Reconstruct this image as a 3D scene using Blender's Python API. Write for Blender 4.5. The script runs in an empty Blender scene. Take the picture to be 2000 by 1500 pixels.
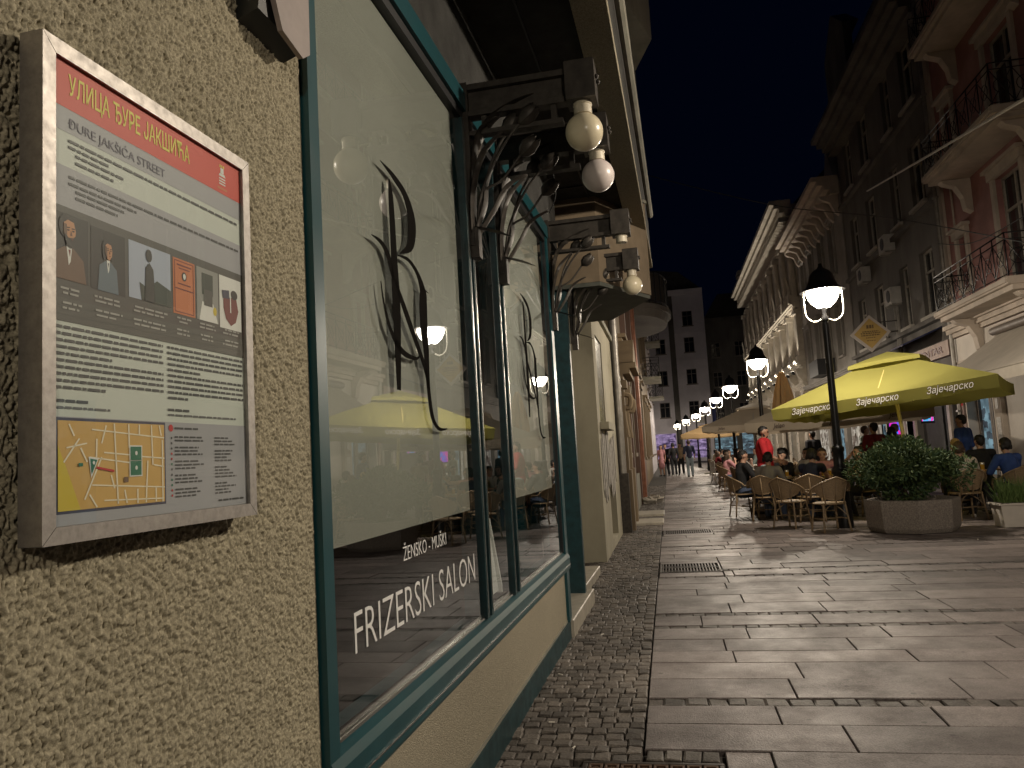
import bpy, bmesh, math, random
from mathutils import Vector, Matrix
random.seed(7)
PI = math.pi
SC = bpy.context.scene
COL = SC.collection

# ------------------------------------------------------------------ camera
CAMH = 1.42
def cam_axes(psi, th, rho):
    f = Vector((-math.sin(psi)*math.cos(th), math.cos(psi)*math.cos(th), math.sin(th)))
    r0 = Vector((math.cos(psi), math.sin(psi), 0)); u0 = r0.cross(f)
    return r0*math.cos(rho)-u0*math.sin(rho), u0*math.cos(rho)+r0*math.sin(rho), f
_r, _u, _f = cam_axes(math.radians(11.1764), math.radians(5.5619), .058)
cd = bpy.data.cameras.new('camera'); cam = bpy.data.objects.new('camera', cd); COL.objects.link(cam)
cd.sensor_width = 36; cd.lens = 1502/2000*36; cd.clip_start = .05; cd.clip_end = 600
m = Matrix.Identity(4)
for i in range(3):
    m[i][0], m[i][1], m[i][2] = _r[i], _u[i], -_f[i]
m[0][3], m[1][3], m[2][3] = 0, 0, CAMH
cam.matrix_world = m
SC.camera = cam

# ------------------------------------------------------------------ night sky, no sun; the street lamps carry the light
W = bpy.data.worlds.new('World'); SC.world = W; W.use_nodes = True
bg = W.node_tree.nodes['Background']
bg.inputs[0].default_value = (.06, .16, .62, 1); bg.inputs[1].default_value = .0055
SC.view_settings.view_transform = 'Standard'; SC.view_settings.look = 'None'
SC.view_settings.exposure = 0; SC.view_settings.gamma = 1
SC.render.engine = 'CYCLES'
SC.cycles.use_denoising = True
SC.cycles.max_bounces = 7; SC.cycles.transparent_max_bounces = 12
SC.cycles.glossy_bounces = 4; SC.cycles.diffuse_bounces = 4
SC.cycles.sample_clamp_indirect = 4; SC.cycles.sample_clamp_direct = 0
SC.cycles.caustics_reflective = False; SC.cycles.caustics_refractive = False
LAMP_W = 520.0
LAMP_COL = (1.0, .87, .70)

# ------------------------------------------------------------------ helpers
class MB:
    """collects faces; build() links them as one mesh object"""
    def __init__(s, T=None):
        s.v = []; s.f = []; s.m = []; s.T = T
    def add(s, vs, fs, mi=0):
        b = len(s.v)
        s.v += [tuple(s.T(*p)) if s.T else tuple(p) for p in vs]
        s.f += [tuple(b+i for i in f) for f in fs]; s.m += [mi]*len(fs)
        return s
    def box(s, a0, a1, b0, b1, c0, c1, mi=0):
        vs = [(a, b, c) for a in (a0, a1) for b in (b0, b1) for c in (c0, c1)]
        return s.add(vs, [(0,1,3,2),(4,6,7,5),(0,4,5,1),(2,3,7,6),(0,2,6,4),(1,5,7,3)], mi)
    def chbox(s, a0, a1, b0, b1, c0, c1, e=.005, mi=0):
        """box with a chamfered top (c1) edge"""
        vs = [(a0,b0,c0),(a1,b0,c0),(a1,b1,c0),(a0,b1,c0),(a0,b0,c1-e),(a1,b0,c1-e),(a1,b1,c1-e),(a0,b1,c1-e),
              (a0+e,b0+e,c1),(a1-e,b0+e,c1),(a1-e,b1-e,c1),(a0+e,b1-e,c1)]
        fs = [(0,1,5,4),(1,2,6,5),(2,3,7,6),(3,0,4,7),(4,5,9,8),(5,6,10,9),(6,7,11,10),(7,4,8,11),(8,9,10,11),(3,2,1,0)]
        return s.add(vs, fs, mi)
    def poly(s, pts, mi=0):
        return s.add(pts, [tuple(range(len(pts)))], mi)
    def prism(s, poly, fn0, fn1, mi=0):
        """poly: 2-D points; fn0/fn1 map them to the two end caps"""
        n = len(poly); vs = [fn0(*p) for p in poly]+[fn1(*p) for p in poly]
        fs = [tuple(range(n)), tuple(range(2*n-1, n-1, -1))]+[(i, (i+1) % n, n+(i+1) % n, n+i) for i in range(n)]
        return s.add(vs, fs, mi)
    def tube(s, pts, r, n=8, mi=0, cap=True, flat=1.0, up=None):
        pts = [Vector(p) for p in pts]; k = len(pts)
        if not hasattr(r, '__len__'): r = [r]*k
        vs = []; ref = Vector(up) if up else None
        for i, p in enumerate(pts):
            d = (pts[min(i+1, k-1)]-pts[max(i-1, 0)])
            if d.length < 1e-9: d = Vector((0, 0, 1))
            d.normalize()
            if ref is None: ref = Vector((1, 0, 0)) if abs(d.x) < .8 else Vector((0, 1, 0))
            a = ref-d*ref.dot(d)
            if a.length < 1e-5: a = d.orthogonal()
            a.normalize(); b = d.cross(a); 
            if not up: ref = a
            for j in range(n):
                t = 2*PI*j/n
                vs.append(p+a*(math.cos(t)*r[i])+b*(math.sin(t)*r[i]*flat))
        fs = [(i*n+j, i*n+(j+1) % n, (i+1)*n+(j+1) % n, (i+1)*n+j) for i in range(k-1) for j in range(n)]
        if cap: fs += [tuple(range(n-1, -1, -1)), tuple(range((k-1)*n, k*n))]
        return s.add(vs, fs, mi)
    def lathe(s, prof, n=16, c=(0, 0, 0), mi=0, a0=0.0):
        vs = [(c[0]+r*math.cos(a0+2*PI*j/n), c[1]+r*math.sin(a0+2*PI*j/n), c[2]+z) for r, z in prof for j in range(n)]
        k = len(prof)
        fs = [(i*n+j, i*n+(j+1) % n, (i+1)*n+(j+1) % n, (i+1)*n+j) for i in range(k-1) for j in range(n)]
        if prof[0][0] > 1e-4: fs.append(tuple(range(n-1, -1, -1)))
        if prof[-1][0] > 1e-4: fs.append(tuple(range((k-1)*n, k*n)))
        return s.add(vs, fs, mi)
    def ball(s, c, r, nu=12, nv=8, mi=0):
        rx, ry, rz = r if hasattr(r, '__len__') else (r, r, r)
        vs = [(c[0], c[1], c[2]-rz)]
        for i in range(1, nv):
            t = PI*i/nv
            for j in range(nu):
                p = 2*PI*j/nu
                vs.append((c[0]+rx*math.sin(t)*math.cos(p), c[1]+ry*math.sin(t)*math.sin(p), c[2]-rz*math.cos(t)))
        vs.append((c[0], c[1], c[2]+rz)); e = len(vs)-1
        fs = [(0, 1+(j+1) % nu, 1+j) for j in range(nu)]
        for i in range(nv-2):
            for j in range(nu):
                a = 1+i*nu+j; b = 1+i*nu+(j+1) % nu
                fs.append((a, b, b+nu, a+nu))
        fs += [(e, 1+(nv-2)*nu+j, 1+(nv-2)*nu+(j+1) % nu) for j in range(nu)]
        return s.add(vs, fs, mi)
    def mesh(s, name, mats, org=(0, 0, 0), smooth=False, recalc=True):
        me = bpy.data.meshes.new(name)
        o = org
        me.from_pydata([(a-o[0], b-o[1], c-o[2]) for a, b, c in s.v], [], s.f)
        for mt in (mats if isinstance(mats, (list, tuple)) else [mats]): me.materials.append(mt)
        me.polygons.foreach_set('material_index', s.m)
        if recalc:
            bm = bmesh.new(); bm.from_mesh(me)
            bmesh.ops.remove_doubles(bm, verts=bm.verts, dist=1e-6) if smooth else None
            bmesh.ops.recalc_face_normals(bm, faces=bm.faces); bm.to_mesh(me); bm.free()
        if smooth:
            me.polygons.foreach_set('use_smooth', [True]*len(me.polygons))
            if smooth != 'all': me.set_sharp_from_angle(angle=.7)
        return me
    def build(s, name, mats, parent=None, org=(0, 0, 0), smooth=False, recalc=True):
        return obj(name, s.mesh(name, mats, org, smooth, recalc), parent)

def obj(name, me, parent=None, loc=None):
    o = bpy.data.objects.new(name, me); COL.objects.link(o)
    if parent: o.parent = parent
    if loc: o.location = loc
    return o
def tag(o, label=None, cat=None, group=None, kind=None):
    if label: o['label'] = label
    if cat: o['category'] = cat
    if group: o['group'] = group
    if kind: o['kind'] = kind
    return o
def thing(name, label, cat, loc=(0, 0, 0), rz=0.0, group=None):
    o = bpy.data.objects.new(name, None); COL.objects.link(o); o.empty_display_size = .1
    o.location = loc; o.rotation_euler = (0, 0, rz)
    return tag(o, label, cat, group)
def copy_tree(o, parent=None):
    c = o.copy(); COL.objects.link(c); c.parent = parent
    for ch in list(o.children): copy_tree(ch, c)
    return c

def lin(c): return tuple(((x+.055)/1.055)**2.4 if x > .04045 else x/12.92 for x in c)
def mat(name, col, rough=.6, metal=0.0, var=None, bump=None, spec=.5, coat=0.0, emit=None, col2=None, streak=None, trans=0):
    """var=(scale, amount) mottles the colour; bump=(scale, strength, distance[, stretch])"""
    M = bpy.data.materials.new(name); M.use_nodes = True
    nt = M.node_tree; N = nt.nodes; L = nt.links; b = N['Principled BSDF']
    b.inputs['Base Color'].default_value = (*col, 1); b.inputs['Roughness'].default_value = rough
    b.inputs['Metallic'].default_value = metal; b.inputs['Specular IOR Level'].default_value = spec
    if coat: b.inputs['Coat Weight'].default_value = coat; b.inputs['Coat Roughness'].default_value = .05
    tc = N.new('ShaderNodeTexCoord')
    if var:
        n = N.new('ShaderNodeTexNoise'); n.inputs['Scale'].default_value = var[0]; n.inputs['Detail'].default_value = 6
        n.inputs['Roughness'].default_value = .65
        src = tc.outputs['Object']
        if streak:
            mp = N.new('ShaderNodeMapping'); mp.inputs['Scale'].default_value = streak; L.new(src, mp.inputs[0]); src = mp.outputs[0]
        L.new(src, n.inputs['Vector'])
        r = N.new('ShaderNodeMapRange'); r.inputs[1].default_value = .3; r.inputs[2].default_value = .7
        L.new(n.outputs['Fac'], r.inputs[0])
        mx = N.new('ShaderNodeMix'); mx.data_type = 'RGBA'
        c2 = col2 or tuple(x*(1-var[1]) for x in col)
        mx.inputs[6].default_value = (*(tuple(min(1, x*(1+var[1]*.5)) for x in col) if not col2 else col), 1); mx.inputs[7].default_value = (*c2, 1)
        L.new(r.outputs[0], mx.inputs[0]); L.new(mx.outputs[2], b.inputs['Base Color'])
        r2 = N.new('ShaderNodeMapRange'); r2.inputs[3].default_value = max(.02, rough-.1); r2.inputs[4].default_value = min(1, rough+.12)
        L.new(n.outputs['Fac'], r2.inputs[0]); L.new(r2.outputs[0], b.inputs['Roughness'])
    if bump:
        n = N.new('ShaderNodeTexNoise'); n.inputs['Scale'].default_value = bump[0]; n.inputs['Detail'].default_value = 5
        src = tc.outputs['Object']
        if len(bump) > 3:
            mp = N.new('ShaderNodeMapping'); mp.inputs['Scale'].default_value = bump[3]; L.new(src, mp.inputs[0]); src = mp.outputs[0]
        L.new(src, n.inputs['Vector'])
        bp = N.new('ShaderNodeBump'); bp.inputs['Strength'].default_value = bump[1]; bp.inputs['Distance'].default_value = bump[2]
        L.new(n.outputs['Fac'], bp.inputs['Height']); L.new(bp.outputs[0], b.inputs['Normal'])
    if emit:
        b.inputs['Emission Color'].default_value = (*emit[0], 1); b.inputs['Emission Strength'].default_value = emit[1]
    return M
def glass_mat(name, tint=(1, 1, 1), ior=1.5, boost=1.0):
    M = bpy.data.materials.new(name); M.use_nodes = True
    nt = M.node_tree; N = nt.nodes; L = nt.links; N.remove(N['Principled BSDF'])
    tr = N.new('ShaderNodeBsdfTransparent'); tr.inputs[0].default_value = (*tint, 1)
    gl = N.new('ShaderNodeBsdfGlossy'); gl.inputs['Roughness'].default_value = .0; gl.inputs[0].default_value = (.95, .97, 1, 1)
    fr = N.new('ShaderNodeFresnel'); fr.inputs[0].default_value = ior
    ge = N.new('ShaderNodeNewGeometry'); sb = N.new('ShaderNodeMath'); sb.operation = 'SUBTRACT'; sb.inputs[0].default_value = 1; L.new(ge.outputs['Backfacing'], sb.inputs[1])
    mu = N.new('ShaderNodeMath'); mu.operation = 'MULTIPLY'; L.new(fr.outputs[0], mu.inputs[0]); L.new(sb.outputs[0], mu.inputs[1])
    mx = N.new('ShaderNodeMixShader'); L.new(mu.outputs[0], mx.inputs[0]); L.new(tr.outputs[0], mx.inputs[1]); L.new(gl.outputs[0], mx.inputs[2])
    L.new(mx.outputs[0], N['Material Output'].inputs[0])
    return M
def emat(name, col, strength):
    M = bpy.data.materials.new(name); M.use_nodes = True
    nt = M.node_tree; N = nt.nodes; N.remove(N['Principled BSDF'])
    e = N.new('ShaderNodeEmission'); e.inputs[0].default_value = (*col, 1); e.inputs[1].default_value = strength
    nt.links.new(e.outputs[0], N['Material Output'].inputs[0])
    return M
def text_mesh(body, size, name, mt, xs=1.0, depth=.0008, bold=0.0, shear=0.0, align='LEFT'):
    """flat extruded lettering in the XY plane, origin at the baseline"""
    cu = bpy.data.curves.new(name, 'FONT'); cu.body = body; cu.size = size; cu.extrude = depth; cu.offset = bold; cu.shear = shear
    cu.align_x = align; cu.resolution_u = 3
    o = bpy.data.objects.new('tmp_text', cu); COL.objects.link(o)
    bpy.context.view_layer.update()
    me = bpy.data.meshes.new_from_object(o.evaluated_get(bpy.context.evaluated_depsgraph_get()))
    bpy.data.objects.remove(o); bpy.data.curves.remove(cu)
    me.name = name; me.materials.clear(); me.materials.append(mt)
    for v in me.vertices: v.co.x *= xs
    return me
def text_fit(me, w, h=None):
    xs = [v.co.x for v in me.vertices]; ys = [v.co.y for v in me.vertices]
    k = w/(max(xs)-min(xs)); x0 = min(xs); kh = 1 if h is None else h/(max(ys)-min(ys)); y0 = min(ys) if h else 0
    for v in me.vertices: v.co.x = (v.co.x-x0)*k; v.co.y = (v.co.y-y0)*kh
    return me
def to_plane(me, O, X, Y, Z):
    O, X, Y, Z = map(Vector, (O, X, Y, Z))
    for v in me.vertices: v.co = O+X*v.co.x+Y*v.co.y+Z*v.co.z
    return me
def spline(pts, k=6):
    """Catmull-Rom through points of any dimension"""
    out = []; n = len(pts)
    for i in range(n-1):
        p0, p1, p2, p3 = pts[max(i-1, 0)], pts[i], pts[i+1], pts[min(i+2, n-1)]
        for j in range(k):
            t = j/k
            out.append(tuple(.5*((2*b)+(-a+c)*t+(2*a-5*b+4*c-d)*t*t+(-a+3*b-3*c+d)*t**3) for a, b, c, d in zip(p0, p1, p2, p3)))
    out.append(tuple(pts[-1])); return out
# ------------------------------------------------------------------ ground
def stone_mat(name, c1, c2, rough, gscale, bdist, rvar=.35, spec=.5):
    M = bpy.data.materials.new(name); M.use_nodes = True
    nt = M.node_tree; N = nt.nodes; L = nt.links; b = N['Principled BSDF']; b.inputs['Specular IOR Level'].default_value = spec
    ge = N.new('ShaderNodeNewGeometry'); oi = N.new('ShaderNodeObjectInfo')
    ad = N.new('ShaderNodeMath'); ad.operation = 'ADD'; L.new(ge.outputs['Random Per Island'], ad.inputs[0]); L.new(oi.outputs['Random'], ad.inputs[1])
    fr = N.new('ShaderNodeMath'); fr.operation = 'FRACT'; L.new(ad.outputs[0], fr.inputs[0])
    n1 = N.new('ShaderNodeTexNoise'); n1.inputs['Scale'].default_value = 2.3; n1.inputs['Detail'].default_value = 8; n1.inputs['Roughness'].default_value = .7
    L.new(ge.outputs['Position'], n1.inputs['Vector'])
    n2 = N.new('ShaderNodeTexNoise'); n2.inputs['Scale'].default_value = gscale; n2.inputs['Detail'].default_value = 3
    L.new(ge.outputs['Position'], n2.inputs['Vector'])
    mx = N.new('ShaderNodeMix'); mx.data_type = 'RGBA'; mx.inputs[6].default_value = (*c1, 1); mx.inputs[7].default_value = (*c2, 1)
    r = N.new('ShaderNodeMapRange'); r.inputs[1].default_value = .35; r.inputs[2].default_value = .68; L.new(n1.outputs['Fac'], r.inputs[0]); L.new(r.outputs[0], mx.inputs[0])
    hs = N.new('ShaderNodeHueSaturation'); L.new(mx.outputs[2], hs.inputs['Color'])
    v = N.new('ShaderNodeMapRange'); v.inputs[3].default_value = 1-rvar; v.inputs[4].default_value = 1+rvar; L.new(fr.outputs[0], v.inputs[0])
    g = N.new('ShaderNodeMapRange'); g.inputs[1].default_value = .3; g.inputs[2].default_value = .7; g.inputs[3].default_value = .66; g.inputs[4].default_value = 1.3; L.new(n2.outputs['Fac'], g.inputs[0])
    mu = N.new('ShaderNodeMath'); mu.operation = 'MULTIPLY'; L.new(v.outputs[0], mu.inputs[0]); L.new(g.outputs[0], mu.inputs[1]); 
    L.new(hs.outputs[0], b.inputs['Base Color'])
    vo = N.new('ShaderNodeTexVoronoi'); vo.inputs['Scale'].default_value = 5.5; L.new(ge.outputs['Position'], vo.inputs['Vector'])
    lt = N.new('ShaderNodeMapRange'); lt.inputs[1].default_value = .06; lt.inputs[2].default_value = .10; lt.inputs[3].default_value = .55; lt.inputs[4].default_value = 1; L.new(vo.outputs['Distance'], lt.inputs[0])
    n3 = N.new('ShaderNodeTexNoise'); n3.inputs['Scale'].default_value = .7; n3.inputs['Detail'].default_value = 9; n3.inputs['Roughness'].default_value = .75; L.new(ge.outputs['Position'], n3.inputs['Vector'])
    st = N.new('ShaderNodeMapRange'); st.inputs[1].default_value = .35; st.inputs[2].default_value = .65; st.inputs[3].default_value = .68; st.inputs[4].default_value = 1.2; L.new(n3.outputs['Fac'], st.inputs[0])
    m2 = N.new('ShaderNodeMath'); m2.operation = 'MULTIPLY'; L.new(mu.outputs[0], m2.inputs[0]); L.new(lt.outputs[0], m2.inputs[1])
    m3 = N.new('ShaderNodeMath'); m3.operation = 'MULTIPLY'; L.new(m2.outputs[0], m3.inputs[0]); L.new(st.outputs[0], m3.inputs[1]); L.new(m3.outputs[0], hs.inputs['Value'])
    rr = N.new('ShaderNodeMapRange'); rr.inputs[1].default_value = .3; rr.inputs[2].default_value = .7; rr.inputs[3].default_value = rough-.14; rr.inputs[4].default_value = rough+.12
    L.new(n1.outputs['Fac'], rr.inputs[0]); L.new(rr.outputs[0], b.inputs['Roughness'])
    bp = N.new('ShaderNodeBump'); bp.inputs['Strength'].default_value = .7; bp.inputs['Distance'].default_value = bdist
    sm = N.new('ShaderNodeMath'); sm.operation = 'MULTIPLY_ADD'; sm.inputs[1].default_value = 2.0; L.new(n1.outputs['Fac'], sm.inputs[0]); L.new(n2.outputs['Fac'], sm.inputs[2])
    L.new(sm.outputs[0], bp.inputs['Height']); L.new(bp.outputs[0], b.inputs['Normal'])
    return M
M_slab = stone_mat('granite_slab', (.215, .182, .171), (.125, .104, .099), .52, 120, .0045, .3, .3)
M_cob = stone_mat('cobble_stone', (.165, .143, .122), (.095, .083, .074), .65, 90, .005, .4, .3)
M_sett = stone_mat('dark_basalt_sett', (.11, .095, .082), (.06, .052, .047), .6, 90, .005, .35, .3)
M_bed = mat('paving_bed', (.045, .04, .036), .9, var=(6, .4), bump=(60, .5, .004))
M_iron = mat('cast_iron', (.06, .048, .04), .45, .6, var=(30, .5), bump=(120, .4, .001))
M_rust = mat('rusty_iron', (.16, .09, .055), .6, .4, var=(40, .5), col2=(.07, .045, .03), bump=(120, .5, .001))

g = MB(); g.box(-150, 150, -60, 320, -.6, -.034); tag(g.build('ground', M_bed), kind='structure')

BX = -.225                       # edge between cobbled border and slabs
XR = 8.0                         # facades on the far side of the street
rows = []                        # (y0, y1, kind)
ys = [(.55,.92,'r'),(.92,1.04,'s'),(1.04,1.4,'r'),(1.4,1.51,'s'),(1.51,1.86,'r'),(1.86,2.18,'r'),(2.18,2.52,'r'),(2.52,2.83,'r'),(2.83,3.14,'r'),(3.14,3.5,'r'),(3.5,3.87,'r'),(3.87,4.23,'r'),(4.23,4.53,'r'),(4.53,4.66,'s'),
      (4.66,5.04,'r'),(5.04,5.41,'r'),(5.41,5.71,'r'),(5.71,6.06,'r'),(6.06,6.42,'r'),(6.42,6.52,'s'),(6.52,6.88,'r'),(6.88,6.99,'s'),
      (6.99,7.42,'r'),(7.42,7.83,'r'),(7.83,8.16,'r'),(8.16,8.5,'r'),(8.5,8.87,'r'),(8.87,8.98,'s')]
y = 8.98
while y < 74:
    for k in ('r', 's', 'r', 'r', 'r', 'r', 'r', 's'):
        h = .36+random.uniform(-.025, .025) if k == 'r' else .11
        ys.append((y, y+h, k)); y += h
paving = MB(); paving.box(BX, XR, .55, 74, -.5, -.03); paving = tag(paving.build('slab_paving', M_bed), kind='structure')
GR = [(-.50, .14, 3.28, 3.72), (-.215, .50, 9.28, 9.98), (-.2, .62, 13.45, 14.05)]      # drain covers
def clip_row(x0, x1, y0, y1):
    out = [(x0, x1)]
    for gx0, gx1, gy0, gy1 in GR:
        if y1 > gy0-.005 and y0 < gy1+.005:
            nx = []
            for a, b in out:
                if b <= gx0 or a >= gx1: nx.append((a, b)); continue
                if a < gx0-.03: nx.append((a, gx0-.008))
                if b > gx1+.03: nx.append((gx1+.008, b))
            out = nx
    return out
slabs = []; strips = []
for y0, y1, k in ys:
    if k == 'r':
        x = BX-random.uniform(0, .6)
        while x < XR:
            w = random.choice((.78, .86, .9, .98, 1.12))
            for a, b in clip_row(max(x, BX), min(x+w, XR), y0, y1):
                if b-a > .05: slabs.append((a, b, y0, y1))
            x += w
    else: strips.append((y0, y1))
for gx0, gx1, gy0, gy1 in GR:                 # slivers of rows a cover only partly takes
    for y0, y1, k in ys:
        if y0 < gy0 < y1 and gy0-y0 > .03: slabs.append((max(gx0, BX), gx1, y0, gy0-.006))
        if y0 < gy1 < y1 and y1-gy1 > .03 and gy1 > 4: slabs.append((max(gx0, BX), gx1, gy1+.006, y1))
rest = MB(); cnt = 0
slabs.sort(key=lambda s: s[2] if s[0] < .46*s[3]+.4 else 99+s[2])
for a, b, y0, y1 in slabs:
    dz = random.uniform(-.0025, .0025); e = .0035
    if cnt < 298 and a < .46*y1+.4:
        q = MB(); q.chbox(a+e, b-e, y0+e, y1-e, -.05, dz, .004)
        q.v = [(vx, vy, vz+(random.uniform(-.0015, .0015) if vz > -.02 else 0)) for vx, vy, vz in q.v]
        o = q.build('slab', M_slab, paving, org=((a+b)/2, (y0+y1)/2, 0), recalc=False); o.location = ((a+b)/2, (y0+y1)/2, 0); cnt += 1
    else: rest.chbox(a+e, b-e, y0+e, y1-e, -.05, dz, .004)
tag(rest.build('far_slab', M_slab, paving, recalc=False), kind='stuff')

COBV = []
for i in range(10):
    q = MB(); q.chbox(-.5, .5, -.5, .5, -.6, .06, .09)
    q.v = [(vx+random.uniform(-.05, .05)*(vz > -.2), vy+random.uniform(-.05, .05)*(vz > -.2), vz+random.uniform(-.05, .05)*(vz > -.2)) for vx, vy, vz in q.v]
    COBV.append((q, q.mesh('cobble', M_cob, recalc=False)))
def lay_cobbles(cells, parent, nmax, base_z=0.0, m_=None):
    rest = MB(); n = 0
    for cx, cy, w, d in cells:
        q, me = random.choice(COBV); dz = base_z+random.uniform(-.006, .004); rz = random.choice((0, PI))+random.uniform(-.06, .06)
        if n < nmax:
            o = obj('cobble', me, parent, (cx, cy, dz)); o.scale = (w, d, .07); o.rotation_euler = (0, 0, rz); n += 1
            if m_: o.material_slots[0].link = 'OBJECT'; o.material_slots[0].material = m_
        else:
            c, s_ = math.cos(rz), math.sin(rz)
            rest.add([(cx+c*a*w-s_*b*d, cy+s_*a*w+c*b*d, dz+z*.07) for a, b, z in q.v], q.f)
    if rest.v: tag(rest.build('far_cobble', m_ or M_cob, parent, recalc=False), kind='stuff')
border = MB(); border.box(-3.2, BX, -3, 74, -.5, -.032); border = tag(border.build('cobbled_pavement', M_bed), kind='structure')
cells = []; y = 2.1
while y < 60:
    d = random.uniform(.074, .096); x = BX-.004
    while x > -1.75:
        w = random.uniform(.066, .10)
        if x-w/2 < -1.12 and not (6.2 < y < 10.4): break
        c = (x-w/2, y+d/2+random.uniform(-.006, .006), w-.007, d-.007)
        if not any(g0-.03 < c[0] < g1+.03 and h0-.03 < c[1] < h1+.03 for g0, g1, h0, h1 in GR): cells.append(c)
        x -= w
    y += d if y < 25 else d*1.0
cells = [c for c in cells if c[1] < 32]
cells.sort(key=lambda c: c[1] if c[1] > 3.2 and c[0] > -.98 else 50+c[1])
cells = [(-.17+.085*i, 3.797, .078, .12) for i in range(4)]+cells[:]
lay_cobbles(cells, border, 298)
nb = 0
for y0, y1 in strips:
    st = MB(); st.box(BX, XR, y0, y1, -.45, -.025); 
    st = tag(st.build('cobble_strip', M_bed), kind='structure')
    cc = []; x = BX
    while x < XR:
        w = random.uniform(.085, .13)
        if clip_row(x, x+w, y0, y1) and len(clip_row(x, x+w, y0, y1)) == 1 and y0 < 40: cc.append((x+w/2, (y0+y1)/2, w-.006, y1-y0-.008))
        x += w
    near = y0 < 9.5 and y0 > 3
    cc.sort(key=lambda c: c[0])
    lay_cobbles(cc, st, 40 if near else 0, -.006, M_sett)

# drain covers
def grate(i, x0, x1, y0, y1, label):
    t = thing('drain_cover', label, 'drain cover', ((x0+x1)/2, (y0+y1)/2, -.03))
    org = ((x0+x1)/2, (y0+y1)/2, -.03)
    q = MB(); q.box(x0, x1, y0, y1, -.06, -.022); q.build('base_plate', M_iron, t, org)
    f = MB()
    for a in ((x0, x1, y0, y0+.025), (x0, x1, y1-.025, y1), (x0, x0+.025, y0+.025, y1-.025), (x1-.025, x1, y0+.025, y1-.025)): f.chbox(*a, -.05, .002, .004)
    f.build('frame', M_iron, t, org)
    if i == 0:
        nx, ny = 8, 6; cw = (x1-x0-.05)/nx; ch = (y1-y0-.05)/ny; gm = None
        for a in range(nx):
            for b in range(ny):
                q = MB(); w, h = cw/2, ch/2
                for c in ((-w+.004, w-.004, -h+.004, -h+.017), (-w+.004, w-.004, h-.017, h-.004), (-w+.004, -w+.017, -h+.017, h-.017), (w-.017, w-.004, -h+.017, h-.017)):
                    q.chbox(*c, -.02, .003, .003)
                q.chbox(-w+.024, w-.024, -h+.021, h-.021, -.02, -.004, .003)
                if gm is None: gm = q.mesh('grid_cell', M_rust)
                obj('grid_cell', gm, t, (x0+.025+cw*(a+.5)-org[0], y0+.025+ch*(b+.5)-org[1], .03))
    else:
        n = int((x1-x0-.05)/.036); gm = None
        for k in range(2):
            ya, yb = (y0+.03, (y0+y1)/2-.012) if k == 0 else ((y0+y1)/2+.012, y1-.03)
            q = MB(); q.chbox(-.009, .009, -(yb-ya)/2, (yb-ya)/2, -.02, .003, .003); gm = q.mesh('grate_bar', M_iron)
            for a in range(n):
                obj('grate_bar', gm, t, (x0+.04+a*.036-org[0], (ya+yb)/2-org[1], .03))
        q = MB(); q.box(x0+.02, x1-.02, (y0+y1)/2-.01, (y0+y1)/2+.01, -.05, .001); q.build('cross_rail', M_iron, t, org)
grate(0, *GR[0], 'rusty cast iron drain cover with square pockets, set between cobbles and slabs')
grate(1, *GR[1], 'slotted iron drain grate beside the cobbled border, closer to the salon window')
grate(2, *GR[2], 'slotted iron drain grate beside the rattan chairs, farther down the street')
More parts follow.
